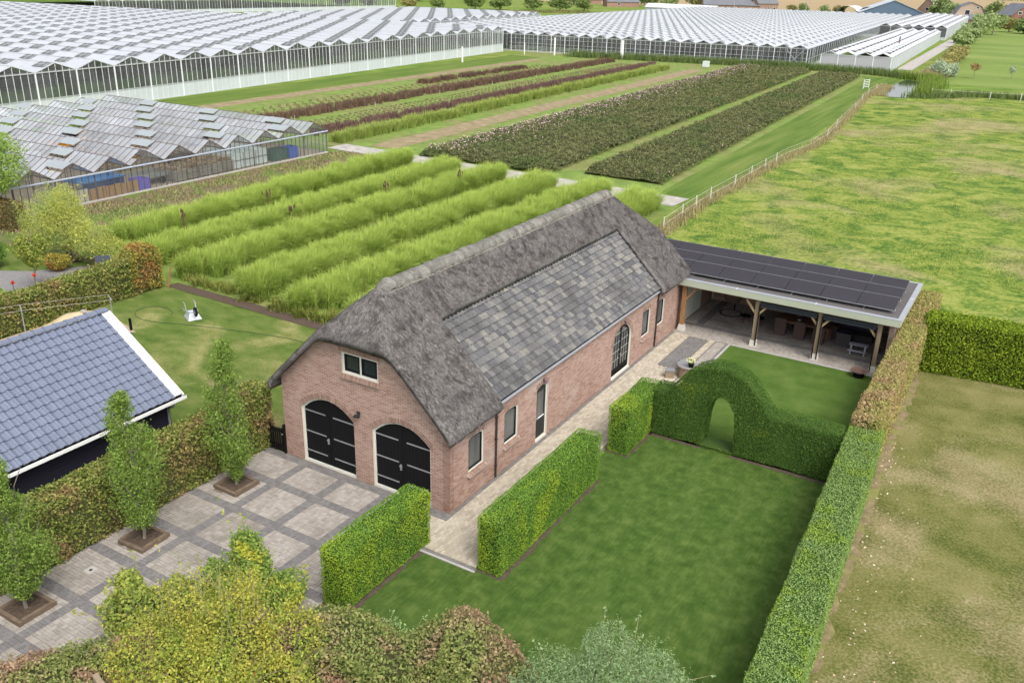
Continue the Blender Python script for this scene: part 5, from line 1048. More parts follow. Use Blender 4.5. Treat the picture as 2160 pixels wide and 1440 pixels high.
for x, y, rz, l in ((5.95, 23.4, 0, 'middle rattan chair on the lawn side of the veranda table'), (6.95, 23.3, 0, 'rattan chair on the lawn side of the table, farthest from the barn'), (4.95, 25.0, pi, 'rattan chair against the back wall side of the table, nearest the barn'), (5.95, 25.0, pi, 'middle rattan chair on the back wall side of the table'), (6.95, 25.0, pi, 'rattan chair on the back wall side, farthest from the barn')): dup(c0, None, (x, y, 0), rz, l)
eg = thing('hanging_chair', 'hanging egg chair with grey cushion on a round dark base', 'hanging chair', (1.75, 25.0, 0))
MB().lathe((0, 0, 0), [(.62, 0), (.66, .03), (.62, .06), (.55, .06), (.55, 0)], 24).build('base', black_m, eg); MB().tube([(0, .6, .05), (0, .75, 1.2), (0, .45, 2.1), (0, 0, 2.15), (0, 0, 1.95)], .035, 8).build('stand', black_m, eg)
MB().lathe((0, 0, 1.0), [(0, -.35), (.35, -.28), (.52, 0), (.5, .35)], 16).build('basket', wick, eg); MB().lathe((0, -.05, 1.02), [(0, .02), (.36, .0), (.42, -.1), (.3, -.2), (0, -.24)], 14).build('cushion', flat('grey_cushion', (.32, .31, .33), rough=.9), eg)
st = thing('low_stool', 'dark low wooden stool with red-brown legs near the hanging chair', 'stool', (2.85, 24.1, 0), R(20))
MB().lathe((0, 0, .38), [(0, .05), (.26, .05), (.27, 0), (0, 0)], 14).build('seat', black_m, st)
for a in range(3): MB().tube([(cos(a*2.1)*.1, sin(a*2.1)*.1, .38), (cos(a*2.1)*.26, sin(a*2.1)*.26, 0)], .03, 6).build('leg', flat('red_leg', (.12, .035, .03)), st)
dup(st, None, (3.55, 24.2, 0), R(70), 'dark low wooden stool beside the veranda post nearest the table')
bq = thing('covered_sofa', 'dark grey covered outdoor sofa in the right bay of the veranda', 'sofa', (8.35, 24.9, 0)); MB().box((-1.0, -.45, 0), (1.0, .45, .45)).build('base', flat('sofa_grey', (.07, .06, .065), rough=.9), bq); MB().box((-1.0, .25, .45), (1.0, .5, .9)).build('backrest', flat('sofa_purple', (.05, .04, .07), rough=.9), bq); MB().box((-1.0, -.6, 0), (-.75, .4, .7)).build('armrest', wick, bq)
bq = thing('storage_box', 'square dark wicker storage box beside the covered sofa', 'storage box', (8.1, 23.75, 0)); MB().box((-.35, -.3, 0), (.35, .3, .72)).build('body', flat('box_grey', (.085, .08, .08), rough=.9), bq); MB().box((-.37, -.32, .72), (.37, .32, .77)).build('lid', flat('box_lid', (.06, .05, .09)), bq)
pt = thing('kids_picnic_table', 'small pale grey children\'s picnic table under the veranda', 'picnic table', (8.95, 23.05, 0), R(4)); pm = flat('pale_blue_grey', (.47, .49, .56), rough=.6)
for i in range(4): MB().box((-.45, -.20+.105*i, .48), (.45, -.11+.105*i, .505)).build('top_plank', pm, pt)
for s in (-1, 1):
    MB().box((-.45, s*.42-.09, .27), (.45, s*.42+.09, .295)).build('seat_plank', pm, pt)
    MB().bar((s*.33, -.48, .25), (s*.33, .48, .25), .05).build('cross_bar', pm, pt)
    for q in (-1, 1): MB().bar((s*.33, q*.12, .48), (s*.33, q*.34, 0), .06).build('leg', pm, pt)
bk_ = thing('black_bucket', 'small black lantern or bucket on the paving by the right veranda post', 'bucket', (9.75, 23.6, 0)); MB().lathe((0, 0, 0), [(0, 0), (.14, 0), (.17, .32), (.15, .32), (.12, .03)], 12).build('body', black_m, bk_); MB().tube([(-.16, 0, .3), (-.1, 0, .44), (.1, 0, .44), (.16, 0, .3)], .01, 5).build('handle', steel_m, bk_)
fp = thing('fire_pit', 'low dark metal fire pit with square rusty rim on the lawn', 'fire pit', (9.58, 20.1, 0), R(12))
rm_ = mat('rusty_iron', [(.09, .055, .045), (.20, .13, .105)], scale=5, rough=.8)
MB().lathe((0, 0, .30), [(.12, -.12), (.24, -.05), (.30, .04), (.42, .05), (.42, .02), (.28, 0), (.22, -.08), (.1, -.15)], 4+4).build('bowl', rm_, fp); 
for a in range(4): MB().bar((cos(a*pi/2+.78)*.24, sin(a*pi/2+.78)*.24, .26), (cos(a*pi/2+.78)*.22, sin(a*pi/2+.78)*.22, 0), .04).build('leg', black_m, fp)
MB().lathe((0, 0, 0), [(.23, .02), (.25, .02), (.25, .22), (.23, .22)], 12).build('grate', black_m, fp)
rt_ = thing('round_table', 'round grey-topped wooden barrel table on the path behind the arched hedge', 'table', (2.75, 15.5, 0)); MB().lathe((0, 0, 0), [(0, .62), (.52, .62), (.53, .58), (.47, .57), (.47, .0), (0, 0)], 26).build('drum', oakg_m, rt_); MB().lathe((0, 0, .62), [(0, .02), (.50, .02), (.52, .0)], 26).build('tabletop', flat('slate_top', (.22, .215, .22), rough=.5), rt_)
for i, (x, y, r_) in enumerate([(2.08, 14.95, 25), (2.3, 16.3, -40)]):
    s = thing('block_stool', ['low square grey-topped stool in front of the round table', 'low square grey stool behind the round table'][i], 'stool', (x, y, 0), R(r_), 'stools around the round table'); MB().box((-.2, -.17, 0), (.2, .17, .36)).build('body', oakg_m, s); MB().box((-.22, -.19, .36), (.22, .19, .42)).build('seat', flat('grey_seat', (.20, .20, .21)) if 'grey_seat' not in MATS else MATS['grey_seat'], s)
fl = thing('flower_pot', 'black pot of pale yellow and white flowers on the round table', 'flower pot', (2.98, 15.25, .645)); MB().lathe((0, 0, 0), [(0, 0), (.11, 0), (.15, .2), (.13, .2), (0, .16)], 12).build('pot', black_m, fl)
P, D = blob_pts(160, (0, 0, .28), (.2, .2, .15), 4, 3); leaf_obj('leaves', P, D, .07, priv, fl); P, D = blob_pts(110, (0, 0, .33), (.23, .23, .15), 4, 3); leaf_obj('flowers', P, D, .06, flat('cream_petal', (.75, .72, .45)), fl, aspect=1)
# fallen leaves and small litter on the right-hand grass
P = np.stack([12.6+abs(rg.normal(size=150))*.9-.02, rg.uniform(-9, 14, 150), np.full(150, .035)], 1); P[:, 0] -= .044*(P[:, 1]); V, F, r = leaves(P, np.tile([0, 0, 1.], (150, 1)), .085, tilt=.3)
props(link('fallen_leaves', np_mesh('fallen_leaves', V, F, mat('dry_leaf', [(.42, .28, .14), (.62, .50, .38), (.72, .66, .55)], nw=.2, rnd=.8), {'rnd': r})), kind='stuff')
# ---------------------------------------------------------------- glasshouses
gl_old = glass('old_glass', (.80, .84, .82), rough=.12, white=.52, refl=1.1); gl_wall = glass('wall_glass', (.86, .9, .88), rough=.05, white=.10, refl=.8); gl_big = glass('big_wall_glass', (.8, .87, .85), rough=.08, white=.16, refl=.9)
chalk_m = mat('chalked_glass', [(.34, .355, .38), (.45, .47, .50)], scale=.5, detail=6, rough=.35, spec=.6, rnd=.35, nw=.7, fine=(2.5, .3))
chalk3_m = mat('bright_chalked_glass', [(.33, .35, .375), (.50, .515, .53)], scale=.12, detail=5, rough=.3, spec=.7, rnd=.3, nw=.7, fine=(1, .4))
vent_m = mat('vent_painted_shade', [(.06, .065, .06), (.12, .125, .12)], rough=.3, spec=.5)  # dark colour painted for the unlit inside seen through the vents
ventw_m = mat('white_vent_flap', [(.52, .53, .545), (.64, .65, .66)], rough=.35, spec=.6)
dkframe = flat('dark_frame', (.11, .085, .085), rough=.6); alu = flat('aluminium', (.50, .52, .53), rough=.4, metal=.3)
low_m = mat('white_wall_panel', [(.44, .48, .49), (.54, .58, .59)], scale=.6, rough=.45, spec=.5, rnd=.3, nw=.7)
crop_m = mat('greenhouse_crop', [(.03, .06, .02), (.07, .13, .035), (.13, .20, .07)], scale=1.2, detail=6, rough=1, bump=(3, 1, .2))
def fr(org, a, b):
    a3, b3 = np.array([*a, 0.]), np.array([*b, 0.]); o = np.array(org, float)
    return lambda u, v, z: tuple(o+a3*u+b3*v+np.array([0, 0, z]))
def quad(P): return np.array(P), [(0, 1, 2, 3)]
# --- old glasshouse with see-through panes
g1 = thing('old_glasshouse', 'old low glasshouse with dark bars and open vents behind the ornamental grass', 'greenhouse', (0, 0, 0))
o1 = (-48.15, 10.9, 0); a1, b1 = (0, 1), (-1, 0); f1 = fr(o1, a1, b1); n1, w1, L1, hg, hr = 11, 3.3, 32.25, 2.25, 3.25
mb = MB()
for i in range(n1+1):
    mb.bar(f1(i*w1, 0, 0), f1(i*w1, 0, hg), .07); mb.bar(f1(i*w1, 0, hg), f1(i*w1, L1, hg), .10, .06); 
    for v in np.arange(3, L1, 3.0): mb.bar(f1(i*w1, v, 0), f1(i*w1, v, hg), .06)
mb.build('posts', dkframe, g1)
mb = MB()
for i in range(n1): 
    mb.bar(f1((i+.5)*w1, 0, hr), f1((i+.5)*w1, L1, hr), .05)
    for s in (0, 1): mb.bar(f1(i*w1 if s else (i+1)*w1, 0, hg), f1((i+.5)*w1, 0, hr), .06); mb.bar(f1(i*w1 if s else (i+1)*w1, L1, hg), f1((i+.5)*w1, L1, hr), .05)
mb.build('ridges', dkframe, g1)
nb = 43; pw = L1/nb
mb = MB()
for i in range(n1):
    for s in (0, 1):
        for j in range(nb+1): mb.bar(f1(i*w1 if s else (i+1)*w1, j*pw, hg+.02), f1((i+.5)*w1, j*pw, hr+.02), .035, .03)
mb.build('glazing_bars', dkframe, g1, 'stuff')
for z, h in ((hg+.02, .14),): MB().tube([f1(-.3, -.12, 2.20), f1(n1*w1+.1, -.12, 2.20)], .075, 8).build('front_gutter', flat('pale_pipe', (.33, .36, .42), rough=.5), g1)
slp = sqrt((w1/2)**2+(hr-hg)**2); pane = np_mesh('roof_pane', [(-.5, 0, 0), (.5, 0, 0), (.5, 1, 0), (-.5, 1, 0)], np.array([(0, 1, 2, 3)]), gl_old)
T = []; vents = []
for i in range(n1):
    for s in (0, 1):
        e = np.array(f1(i*w1 if s else (i+1)*w1, 0, hg)); r_ = np.array(f1((i+.5)*w1, 0, hr)); up_ = (r_-e)/slp; B = np.array([b1[0], b1[1], 0.]); Nn = np.cross(B, up_)
        for j in range(nb):
            if s == 1 and (j+i+(i % 2)*6) % 13 in (2, 3, 4): 
                T.append(TM(e+B*(j+.5)*pw, B, up_, Nn, (pw*.96, slp*.45, 1))); 
                if (j+i+(i % 2)*6) % 13 == 3: vents.append((r_+B*(j+.5)*pw, B, up_, Nn))
                continue
            T.append(TM(e+B*(j+.5)*pw, B, up_, Nn, (pw*.96, slp, 1)))
many(pane, 'roof_pane', T, g1)
vm = np_mesh('roof_vent', [(-1.1, -.95, 0), (1.1, -.95, 0), (1.1, 0, 0), (-1.1, 0, 0), (-1.1, -.95, .015), (1.1, -.95, .015), (1.1, 0, .015), (-1.1, 0, .015)], BOXF, flat('vent_glass', (.27, .30, .31), rough=.35, spec=.4))
T = []
for r_, B, up_, Nn in vents:
    a = R(9); n2 = Nn*(1 if Nn[2] > 0 else -1); u2 = up_*cos(a)-n2*sin(a); T.append(TM(r_+n2*.05, B, u2, np.cross(B, u2)))
many(vm, 'roof_vent', T, g1)
nw = 66; ww = n1*w1/nw; wp_ = np_mesh('wall_pane', [(-.5, 0, 0), (.5, 0, 0), (.5, 0, 1), (-.5, 0, 1)], np.array([(0, 1, 2, 3)]), gl_wall)
T = []; T2 = []
barm = MB().box((-.02, -.02, 0), (.02, .02, 1)).mesh('wall_bar', dkframe)
for k in range(nw):
    u = (k+.5)*ww; fr_ = (u/w1) % 1; z = hg+(hr-hg)*(1-abs(2*fr_-1))-.05
    T.append(TM(f1(u, 0, .15), (0, 1, 0), (1, 0, 0), (0, 0, 1), (ww*.97, 1, z-.15)))
    u = k*ww; fr_ = (u/w1) % 1; z = hg+(hr-hg)*(1-abs(2*fr_-1)); T2.append(TM(f1(u, -.01, 0), (1, 0, 0), (0, 1, 0), (0, 0, 1), (1, 1, z)))
many(wp_, 'wall_pane', T, g1); many(barm, 'wall_bar', T2, g1)
# end wall on the far right and the rear wall
T = [TM(f1(n1*w1, (j+.5)*pw, .15), (-1, 0, 0), (0, 1, 0), (0, 0, 1), (pw*.95, 1, hg-.15)) for j in range(nb)]+[TM(f1(0, (j+.5)*pw, .15), (-1, 0, 0), (0, 1, 0), (0, 0, 1), (pw*.95, 1, hg-.15)) for j in range(nb)]
many(wp_, 'side_pane', T, g1); MB().box((-48.2, 10.85, 0), (-48.05, 47.25, .15)).box((-80.4, 47.15, 0), (-48.2, 47.3, .15)).build('footing', conc_m, g1)
sheet('glasshouse_floor', rect(-80.3, -48.2, 10.9, 47.2), .045, mat('earth_floor', [(.22, .17, .12), (.42, .34, .26)], scale=1.2, detail=7, rough=1, fine=(6, .5)))
# contents
def crate(name, label, x, y, z0, w_, d_, h, m, rz=0, cat='crate', group=None, lid=False):
    t = thing(name, label, cat, (x, y, z0), rz, group); mb = MB(); s = .04
    mb.box((-w_/2, -d_/2, .06), (w_/2, d_/2, .12)); mb.box((-w_/2, -d_/2, .12), (w_/2, -d_/2+s, h)); mb.box((-w_/2, d_/2-s, .12), (w_/2, d_/2, h)); mb.box((-w_/2, -d_/2+s, .12), (-w_/2+s, d_/2-s, h)); mb.box((w_/2-s, -d_/2+s, .12), (w_/2, d_/2-s, h)); mb.build('body', m, t)
    r_ = MB(); [r_.box((w_/2, -d_/2+.1+k*(d_-.2)/4-.02, .1), (w_/2+.025, -d_/2+.1+k*(d_-.2)/4+.02, h-.04)) for k in range(5)]; [r_.box((w_/2, -d_/2, h*q), (w_/2+.035, d_/2, h*q+.03)) for q in (.35, .7, .96)]; r_.build('ribs', m, t)
    if lid: MB().box((-w_/2-.02, -d_/2-.02, h), (w_/2+.02, d_/2+.02, h+.05)).build('lid', m, t)
    return t
purple = flat('purple_plastic', (.16, .12, .50), rough=.5); blue = flat('blue_plastic', (.06, .14, .50), rough=.5); whitep = flat('white_plastic', (.62, .65, .64), rough=.6, var=.15); greenp = flat('green_plastic', (.05, .13, .10), rough=.6)
crate('plastic_crate', 'purple-blue plastic crate just inside the old glasshouse wall', -48.95, 25.3, .05, 1.1, 1.2, .95, purple)
crate('plastic_crate', 'bright blue plastic crate at the right end of the old glasshouse', -49.2, 43.0, .05, 1.1, 1.2, 1.1, blue)
crate('green_crate', 'dark green plastic crate left of the bright blue one', -49.4, 41.3, .05, 1.2, 1.9, 1.1, greenp)
for i in range(9):
    x, y = -49.6-1.5*(i % 3), 36.0+1.5*(i//3); 
    for k in range(2): crate('white_crate', 'white plastic crate, %s of its stack, %s row, %s the green crate' % (('bottom', 'top')[k], ('front', 'middle', 'back')[i % 3], ('farthest from', 'at middle distance from', 'nearest')[i//3]), x, y, .05+.72*k, 1.3, 1.35, .7, whitep, rg.normal()*.03, group='white crates stacked in the old glasshouse')
logs = mat('split_log', [(.22, .14, .08), (.40, .28, .17), (.52, .40, .27)], nw=.2, rnd=.8, rough=1); palw = mat('pallet_wood', [(.22, .19, .16), (.38, .34, .29)], rnd=.5, nw=.5, rough=1)
for i in range(10):
    x, y = -49.3-1.5*(i % 2), 29.3+1.35*(i//2); t = thing('log_box', 'slatted box heaped with firewood, %s row in the old glasshouse, %s from the trailer' % (('front', 'second')[i % 2], ('first', 'second', 'third', 'fourth', 'fifth')[i//2]), 'log box', (x, y, .05), 0, 'boxes of firewood in the old glasshouse'); mb = MB()
    for z in np.arange(.12, .95, .15):
        mb.box((-.6, -.6, z), (.6, -.57, z+.1)); mb.box((-.6, .57, z), (.6, .6, z+.1)); mb.box((.57, -.57, z), (.6, .57, z+.1)); mb.box((-.6, -.57, z), (-.57, .57, z+.1))
    mb.build('slats', palw, t); mb = MB()
    for k in range(70):
        a = rg.random()*6.3; p = np.array([rg.uniform(-.5, .5), rg.uniform(-.5, .5), rg.uniform(.7, 1.25)]); d = np.array([cos(a), sin(a), rg.normal()*.3])*.16; mb.bar(p-d, p+d, .07, .06)
    props(mb.build('logs', logs, t), kind='stuff')
mb = MB()
for k in range(900):
    p = np.array([-56-rg.random()*9, 27+rg.random()*10, .2+rg.random()*1.0]); a = rg.random()*6.3; d = np.array([cos(a), sin(a), rg.normal()*.3])*.18; mb.bar(p-d, p+d, .09, .07)
props(mb.build('log_heap', logs), 'heap of loose split firewood deep inside the old glasshouse', 'log heap', None, 'stuff')
t = thing('blue_trestle', 'blue painted workbench or boat cover behind the front panes of the glasshouse', 'workbench', (-51.5, 23.0, .05), R(5)); bl2 = flat('bright_blue', (.05, .20, .48), rough=.5); MB().box((-1.2, -2.1, .95), (1.2, 2.1, 1.05)).build('top', bl2, t); [MB().box((x-.05, y-.05, 0), (x+.05, y+.05, .95)).build('leg', bl2, t) for x in (-1, 1) for y in (-1.9, 1.9)]; MB().box((1.0, -2, .3), (1.1, 2, .9)).build('apron', flat('navy_board', (.03, .07, .18)), t)
t = thing('trailer', 'small grey flatbed trailer parked inside the old glasshouse', 'trailer', (-50.4, 27.9, .05), R(4)); MB().box((-.9, -1.9, .55), (.9, 1.9, .62)).build('bed', palw, t); [MB().box((s*.9-.03, -1.9, .62), (s*.9+.03, 1.9, .95)).build('side_board', steel_m, t) for s in (-1, 1)]; [MB().lathe((0, 0, 0), [(0, -.08), (.3, -.08), (.3, .08), (0, .08)], 14).build('wheel', black_m, t).__setattr__('matrix_local', Matrix.Translation((s*1.0, 0, .3)) @ Matrix.Rotation(pi/2, 4, 'Y')) for s in (-1, 1)]
bb_ = thing('board_stack', 'rust-brown boards leaning against the front glass of the old glasshouse', 'boards', (0, 0, 0))
for i in range(6): MB().box((-48.42, 20.3+.75*i, .05), (-48.36, 21.0+.75*i, 1.0+.05*(i % 2))).build('board', mat('rust_board', [(.25, .13, .06), (.42, .26, .13)], scale=2) if 'rust_board' not in MATS else MATS['rust_board'], bb_)
bb_ = thing('white_board_stack', 'pale stained boards leaning inside the front glass, left of the brown boards', 'boards', (0, 0, 0))
for i in range(7): MB().box((-48.42, 15.0+.75*i, .05), (-48.36, 15.68+.75*i, 1.1)).build('board', mat('stained_board', [(.38, .30, .16), (.58, .55, .45)], scale=2.5) if 'stained_board' not in MATS else MATS['stained_board'], bb_)
t = thing('orange_loader', 'bright orange machine seen through an open vent of the old glasshouse', 'machine', (-66.5, 31.0, .05)); om = flat('orange_paint', (.75, .30, .02), rough=.5); MB().box((-1.0, -1.6, .5), (1.0, 1.4, 1.6)).build('body', om, t); MB().box((-.7, -.9, 1.6), (.7, .6, 2.1)).build('cab', darkglass_m, t); [MB().lathe((0, 0, 0), [(0, -.15), (.45, -.15), (.45, .15), (0, .15)], 14).build('wheel', black_m, t).__setattr__('matrix_local', Matrix.Translation((s*1.1, q, .45)) @ Matrix.Rotation(pi/2, 4, 'Y')) for s in (-1, 1) for q in (-1, 1)]
for i in range(9):
    x, y = -54-rg.random()*22, 12+rg.random()*33; h = .6+rg.random()*.9; o = MB().box((-.7, -.9, 0), (.7, .9, h)).box((-.72, -.92, h), (.72, .92, h+.05)).build('covered_pallet', [palw, whitep, steel_m, soil_m][i % 4]); o.location = (x, y, .05); o.rotation_euler = (0, 0, rg.normal()*.2); props(o, 'covered pallet of goods stored deep inside the old glasshouse', 'pallet', 'pallets stored in the old glasshouse')

# --- large modern glasshouses
def big(name, label, org, a, b, n, w_, L, hg, hr, roofm, lo, vent_sp, vent_len, wallm, vent_lim=300, front=True, right=True, left=False, mull=6, ventstyle='dark', crop=True, lowm=low_m, vents=True, gband=0, rrow=0, vside=1, lowcrop=0):
    g = thing(name, label, 'greenhouse', (0, 0, 0)); f = fr(org, a, b); A3, B3 = np.array([*a, 0.]), np.array([*b, 0.])
    slp = sqrt((w_/2)**2+(hr-hg)**2)
    V = []; F = []; r = []
    for i in range(n):
        for s in (0, 1):
            e = f(i*w_ if s else (i+1)*w_, 0, hg); t = f((i+.5)*w_, 0, hr); e2 = f(i*w_ if s else (i+1)*w_, L, hg); t2 = f((i+.5)*w_, L, hr); k = len(V); V += [e, t, t2, e2]; F.append((k, k+1, k+2, k+3)); r += [rg.random()]*4
    link('roof_glass', np_mesh('roof_glass', V, np.array(F), roofm, {'rnd': r}), g)
    mb = MB()
    for i in range(n): mb.bar(f((i+.5)*w_, -.02, hr+.03), f((i+.5)*w_, L, hr+.03), .09, .05)
    mb.build('ridge_bars', alu, g); mb = MB()
    for i in range(n+1): mb.bar(f(i*w_, -.05, hg), f(i*w_, L, hg), .16, .08)
    mb.build('gutters', alu, g)
    # roof glazing bars
    st = 1.6 if L < 120 else 4.0
    mb = MB()
    for i in range(n):
        for s in (0, 1):
            for v in np.arange(0, L, st): mb.bar(f(i*w_ if s else (i+1)*w_, v, hg+.02), f((i+.5)*w_, v, hr+.02), .05, .03)
    mb.build('glazing_bars', flat('bar_grey', (.42, .44, .46)) if 'bar_grey' not in MATS else MATS['bar_grey'], g, 'stuff')
    if front:
        pm = MB().box((-.07, -.07, 0), (.07, .07, hg)).mesh('post', flat('post_white', (.72, .73, .74)) if 'post_white' not in MATS else MATS['post_white'])
        many(pm, 'post', [TM(f(i*w_, -.05, 0), A3, B3, (0, 0, 1)) for i in range(n+1)], g)
        mm = MB().box((-.025, -.03, 0), (.025, .03, 1)).mesh('mullion', flat('mullion_white', (.62, .63, .62)) if 'mullion_white' not in MATS else MATS['mullion_white'])
        T = []
        for i in range(n):
            for k in range(1, mull): 
                q = k/mull; T.append(TM(f((i+q)*w_, -.03, .1), A3, B3, (0, 0, 1), (1, 1, hg-.1+(hr-hg)*(1-abs(2*q-1)))))
        many(mm, 'mullion', T, g)
        V = [];F = [];r = []
        for i in range(n):
            for k in range(mull):
                q0, q1 = k/mull, (k+1)/mull; z0_, z1_ = hg+(hr-hg)*(1-abs(2*q0-1)), hg+(hr-hg)*(1-abs(2*q1-1)); m_ = len(V)
                V += [f((i+q0)*w_, 0, lo), f((i+q1)*w_, 0, lo), f((i+q1)*w_, 0, z1_), f((i+q0)*w_, 0, z0_)]; F.append((m_, m_+1, m_+2, m_+3)); r += [rg.random()]*4
        link('front_glass', np_mesh('front_glass', V, np.array(F), wallm, {'rnd': r}), g)
        if lo > .2:
            lm = MB().box((-.5, -.02, 0), (.5, .02, 1)).mesh('lower_panel', lowm); many(lm, 'lower_panel', [TM(f((i+(k+.5)/mull)*w_, .01, .08), A3, B3, (0, 0, 1), (w_/mull-.03, 1, lo-.08)) for i in range(n) for k in range(mull)], g)
        mb = MB(); mb.bar(f(0, -.04, hg), f(n*w_, -.04, hg), .08, .14); mb.bar(f(0, -.04, lo), f(n*w_, -.04, lo), .06, .08); mb.bar(f(0, 0, .05), f(n*w_, 0, .05), .2, .1)
        for i in range(n): mb.bar(f(i*w_, -.05, hg), f((i+.5)*w_, -.05, hr), .08); mb.bar(f((i+1)*w_, -.05, hg), f((i+.5)*w_, -.05, hr), .08)
        mb.build('front_frame', alu, g)
        if gband: MB().bar(f(0, .5, hg-.3), f(n*w_, .5, hg-.3), .06, .5).build('dark_band', flat('band_dark_grey', (.10, .10, .09)), g)  # dark band along the front, just below the gutter
    for flag, u in ((right, n*w_), (left, 0)):
        if not flag: continue
        q = MB(); V = [f(u, 0, 0), f(u, L, 0), f(u, L, hg), f(u, 0, hg)]; q.add(V, [(0, 1, 2, 3)]); q.build('side_glass', low_m if flag == 2 else wallm if flag is True else flag, g)
        mb = MB(); s_ = .03 if u else -.03
        for v in np.arange(0, L, 3.5 if L > 100 else 2): mb.bar(f(u+s_, v, 0), f(u+s_, v, hg), .08)
        mb.bar(f(u+s_, 0, hg*.45), f(u+s_, L, hg*.45), .05); mb.build('side_mullions', alu, g)
    q = MB(); q.add([f(0, L, 0), f(n*w_, L, 0), f(n*w_, L, hg), f(0, L, hg)], [(0, 1, 2, 3)]); q.build('rear_wall', wallm, g)
    if crop:
        mb = MB(); k = max(2, int(n*w_/6))
        for i in range(k): u0 = (i+.15)*n*w_/k; u1 = (i+.85)*n*w_/k; p0, p1, p2, p3 = [np.array(f(u_, v_, .05)) for u_, v_ in ((u0, 3), (u1, 3), (u1, L-2), (u0, L-2))]; up_ = np.array([0, 0, hg*(.28 if lowcrop else .55)]); mb.add([p0, p1, p2, p3, p0+up_, p1+up_, p2+up_, p3+up_], BOXF)
        props(mb.build('crop_rows', crop_m, g), kind='stuff')
        mb = MB()
        for i in range(0, n+1): 
            for v in (4, 8.5): mb.bar(f(i*w_, v, 0), f(i*w_, v, hg), .1)
        mb.bar(f(0, 4, hg-.3), f(n*w_, 4, hg-.3), .08); mb.bar(f(0, 8.5, hg-.3), f(n*w_, 8.5, hg-.3), .08); mb.build('inner_posts', alu, g)
    if vents:
        hl = vent_len/2; d = .46*slp
        if ventstyle == 'dark':
            vm_ = MB(); vm_.add([(-hl, -d, .06), (hl, -d, .06), (hl, 0, .06), (-hl, 0, .06)], [(0, 1, 2, 3)]); me = vm_.mesh('roof_vent', [vent_m, alu])
            vm_ = MB(); vm_.box((-hl, -d, .05), (hl, -.03, .07)); n4 = 6; vm_.box((-hl, -d, .071), (-hl+.06, 0, .10)); vm_.box((hl-.06, -d, .071), (hl, 0, .10)); vm_.box((-.03, -d, .071), (.03, 0, .10)); vm_.box((-hl, -d*.5-.03, .072), (hl, -d*.5+.03, .095)); me = vm_.mesh('roof_vent', [vent_m, alu]); me.polygons.foreach_set('material_index', np.array([0]*6+[1]*24, np.int32))
        else:
            vm_ = MB(); vm_.box((-hl, -d, .04), (hl, -.03, .06)); a_ = R(20); c, s = cos(a_)*d, sin(a_)*d; vm_.add([(-hl, -c, s+.06), (hl, -c, s+.06), (hl, 0, .09), (-hl, 0, .09)], [(0, 1, 2, 3)]); me = vm_.mesh('roof_vent', [vent_m, ventw_m]); me.polygons.foreach_set('material_index', np.array([0]*6+[1], np.int32))
        T = []
        for i in range(n):
            for s in (vside,):
                e = np.array(f(i*w_ if s else (i+1)*w_, 0, hg)); t = np.array(f((i+.5)*w_, 0, hr)); up_ = (t-e)/slp; Nn = np.cross(B3, up_)
                if Nn[2] < 0: Bv = -B3; Nn = -Nn
                else: Bv = B3
                for v in np.arange(vent_len*.7+(vent_sp/2 if (i+s) % 2 else 0), L-vent_len, vent_sp):
                    T.append(TM(t+B3*v, Bv, up_, Nn))
        many(me, 'roof_vent', T, g, vent_lim)
    return g
big('large_glasshouse', 'large glasshouse with white roof, dark square vents and tall mullioned front, upper left', (-88.3, 14.4, 0), (-.1063, .9943), (-.9943, -.1063), 27, 5.95, 230, 5.0, 6.0, chalk_m, 1.9, 6.6, 2.0, gl_big)
big('rear_glasshouse', 'white-roofed glasshouse block stepping back behind the large glasshouse', (-137, 172, 0), (-.1063, .9943), (-.9943, -.1063), 16, 5.95, 52, 5.0, 6.0, chalk_m, 1.6, 6.6, 2.0, gl_big, vents=True, vent_lim=60)
big('bright_glasshouse', 'wide glasshouse with bright white vented roof and see-through front in the middle distance', (-140.5, 173.3, 0), (.991, .132), (-.075, .9972), 30, 3.56, 300, 4.0, 4.72, chalk3_m, .35, 7.2, 1.8, gl_big, ventstyle='dark', mull=3, gband=1, right=gl_big, vent_lim=300, lowm=conc_m, vside=0, lowcrop=1)
big('narrow_glasshouse', 'narrow four-gabled grey glasshouse with large white roof panels beside the ditch', (-32.3, 190.3, 0), (.994, .11), (-.052, .9986), 4, 3.65, 145, 3.0, 3.75, ventw_m, 2.9, 6.5, 5.4, low_m, ventstyle='flap', vside=0, mull=1, right=2, crop=False, lowm=mat('grey_sheet', [(.33, .33, .36), (.42, .42, .45)], scale=.3, rough=.5))
big('narrow_rear_glasshouse', 'higher rear glasshouse with white vents behind the narrow four-gabled one', (-46, 337, 0), (.994, .11), (-.052, .9986), 6, 3.7, 190, 4.1, 4.9, ventw_m, 1.0, 8, 4, gl_big, ventstyle='dark', vside=0, mull=1, right=2, crop=False, vent_lim=100)
big('far_glasshouse', 'long distant glasshouse with pale wall along the top left edge', (-300, 200, 0), (-.0, 1.0), (-1, 0), 30, 6, 120, 5.0, 6.0, chalk_m, 1.5, 8, 3, gl_big, vents=False, mull=4, right=gl_big, crop=False)
mb = MB(); f = fr((-140.5, 173.3, 0), (.991, .132), (-.075, .9972)); [mb.bar(f(35, -.06, z), f(106.8, -.06, z), .05, .06) for z in (.7, 1.0, 1.3, 2.0, 3.1)]; mb.build('horizontal_rails', alu, bpy.data.objects['bright_glasshouse'])
for nm, p in (('glasshouse_floor', [(-139, 174), (-34, 188), (-54, 480), (-165, 470)]),): sheet(nm, p, .07, mat('pale_floor', [(.35, .34, .31), (.5, .49, .45)], scale=.5))
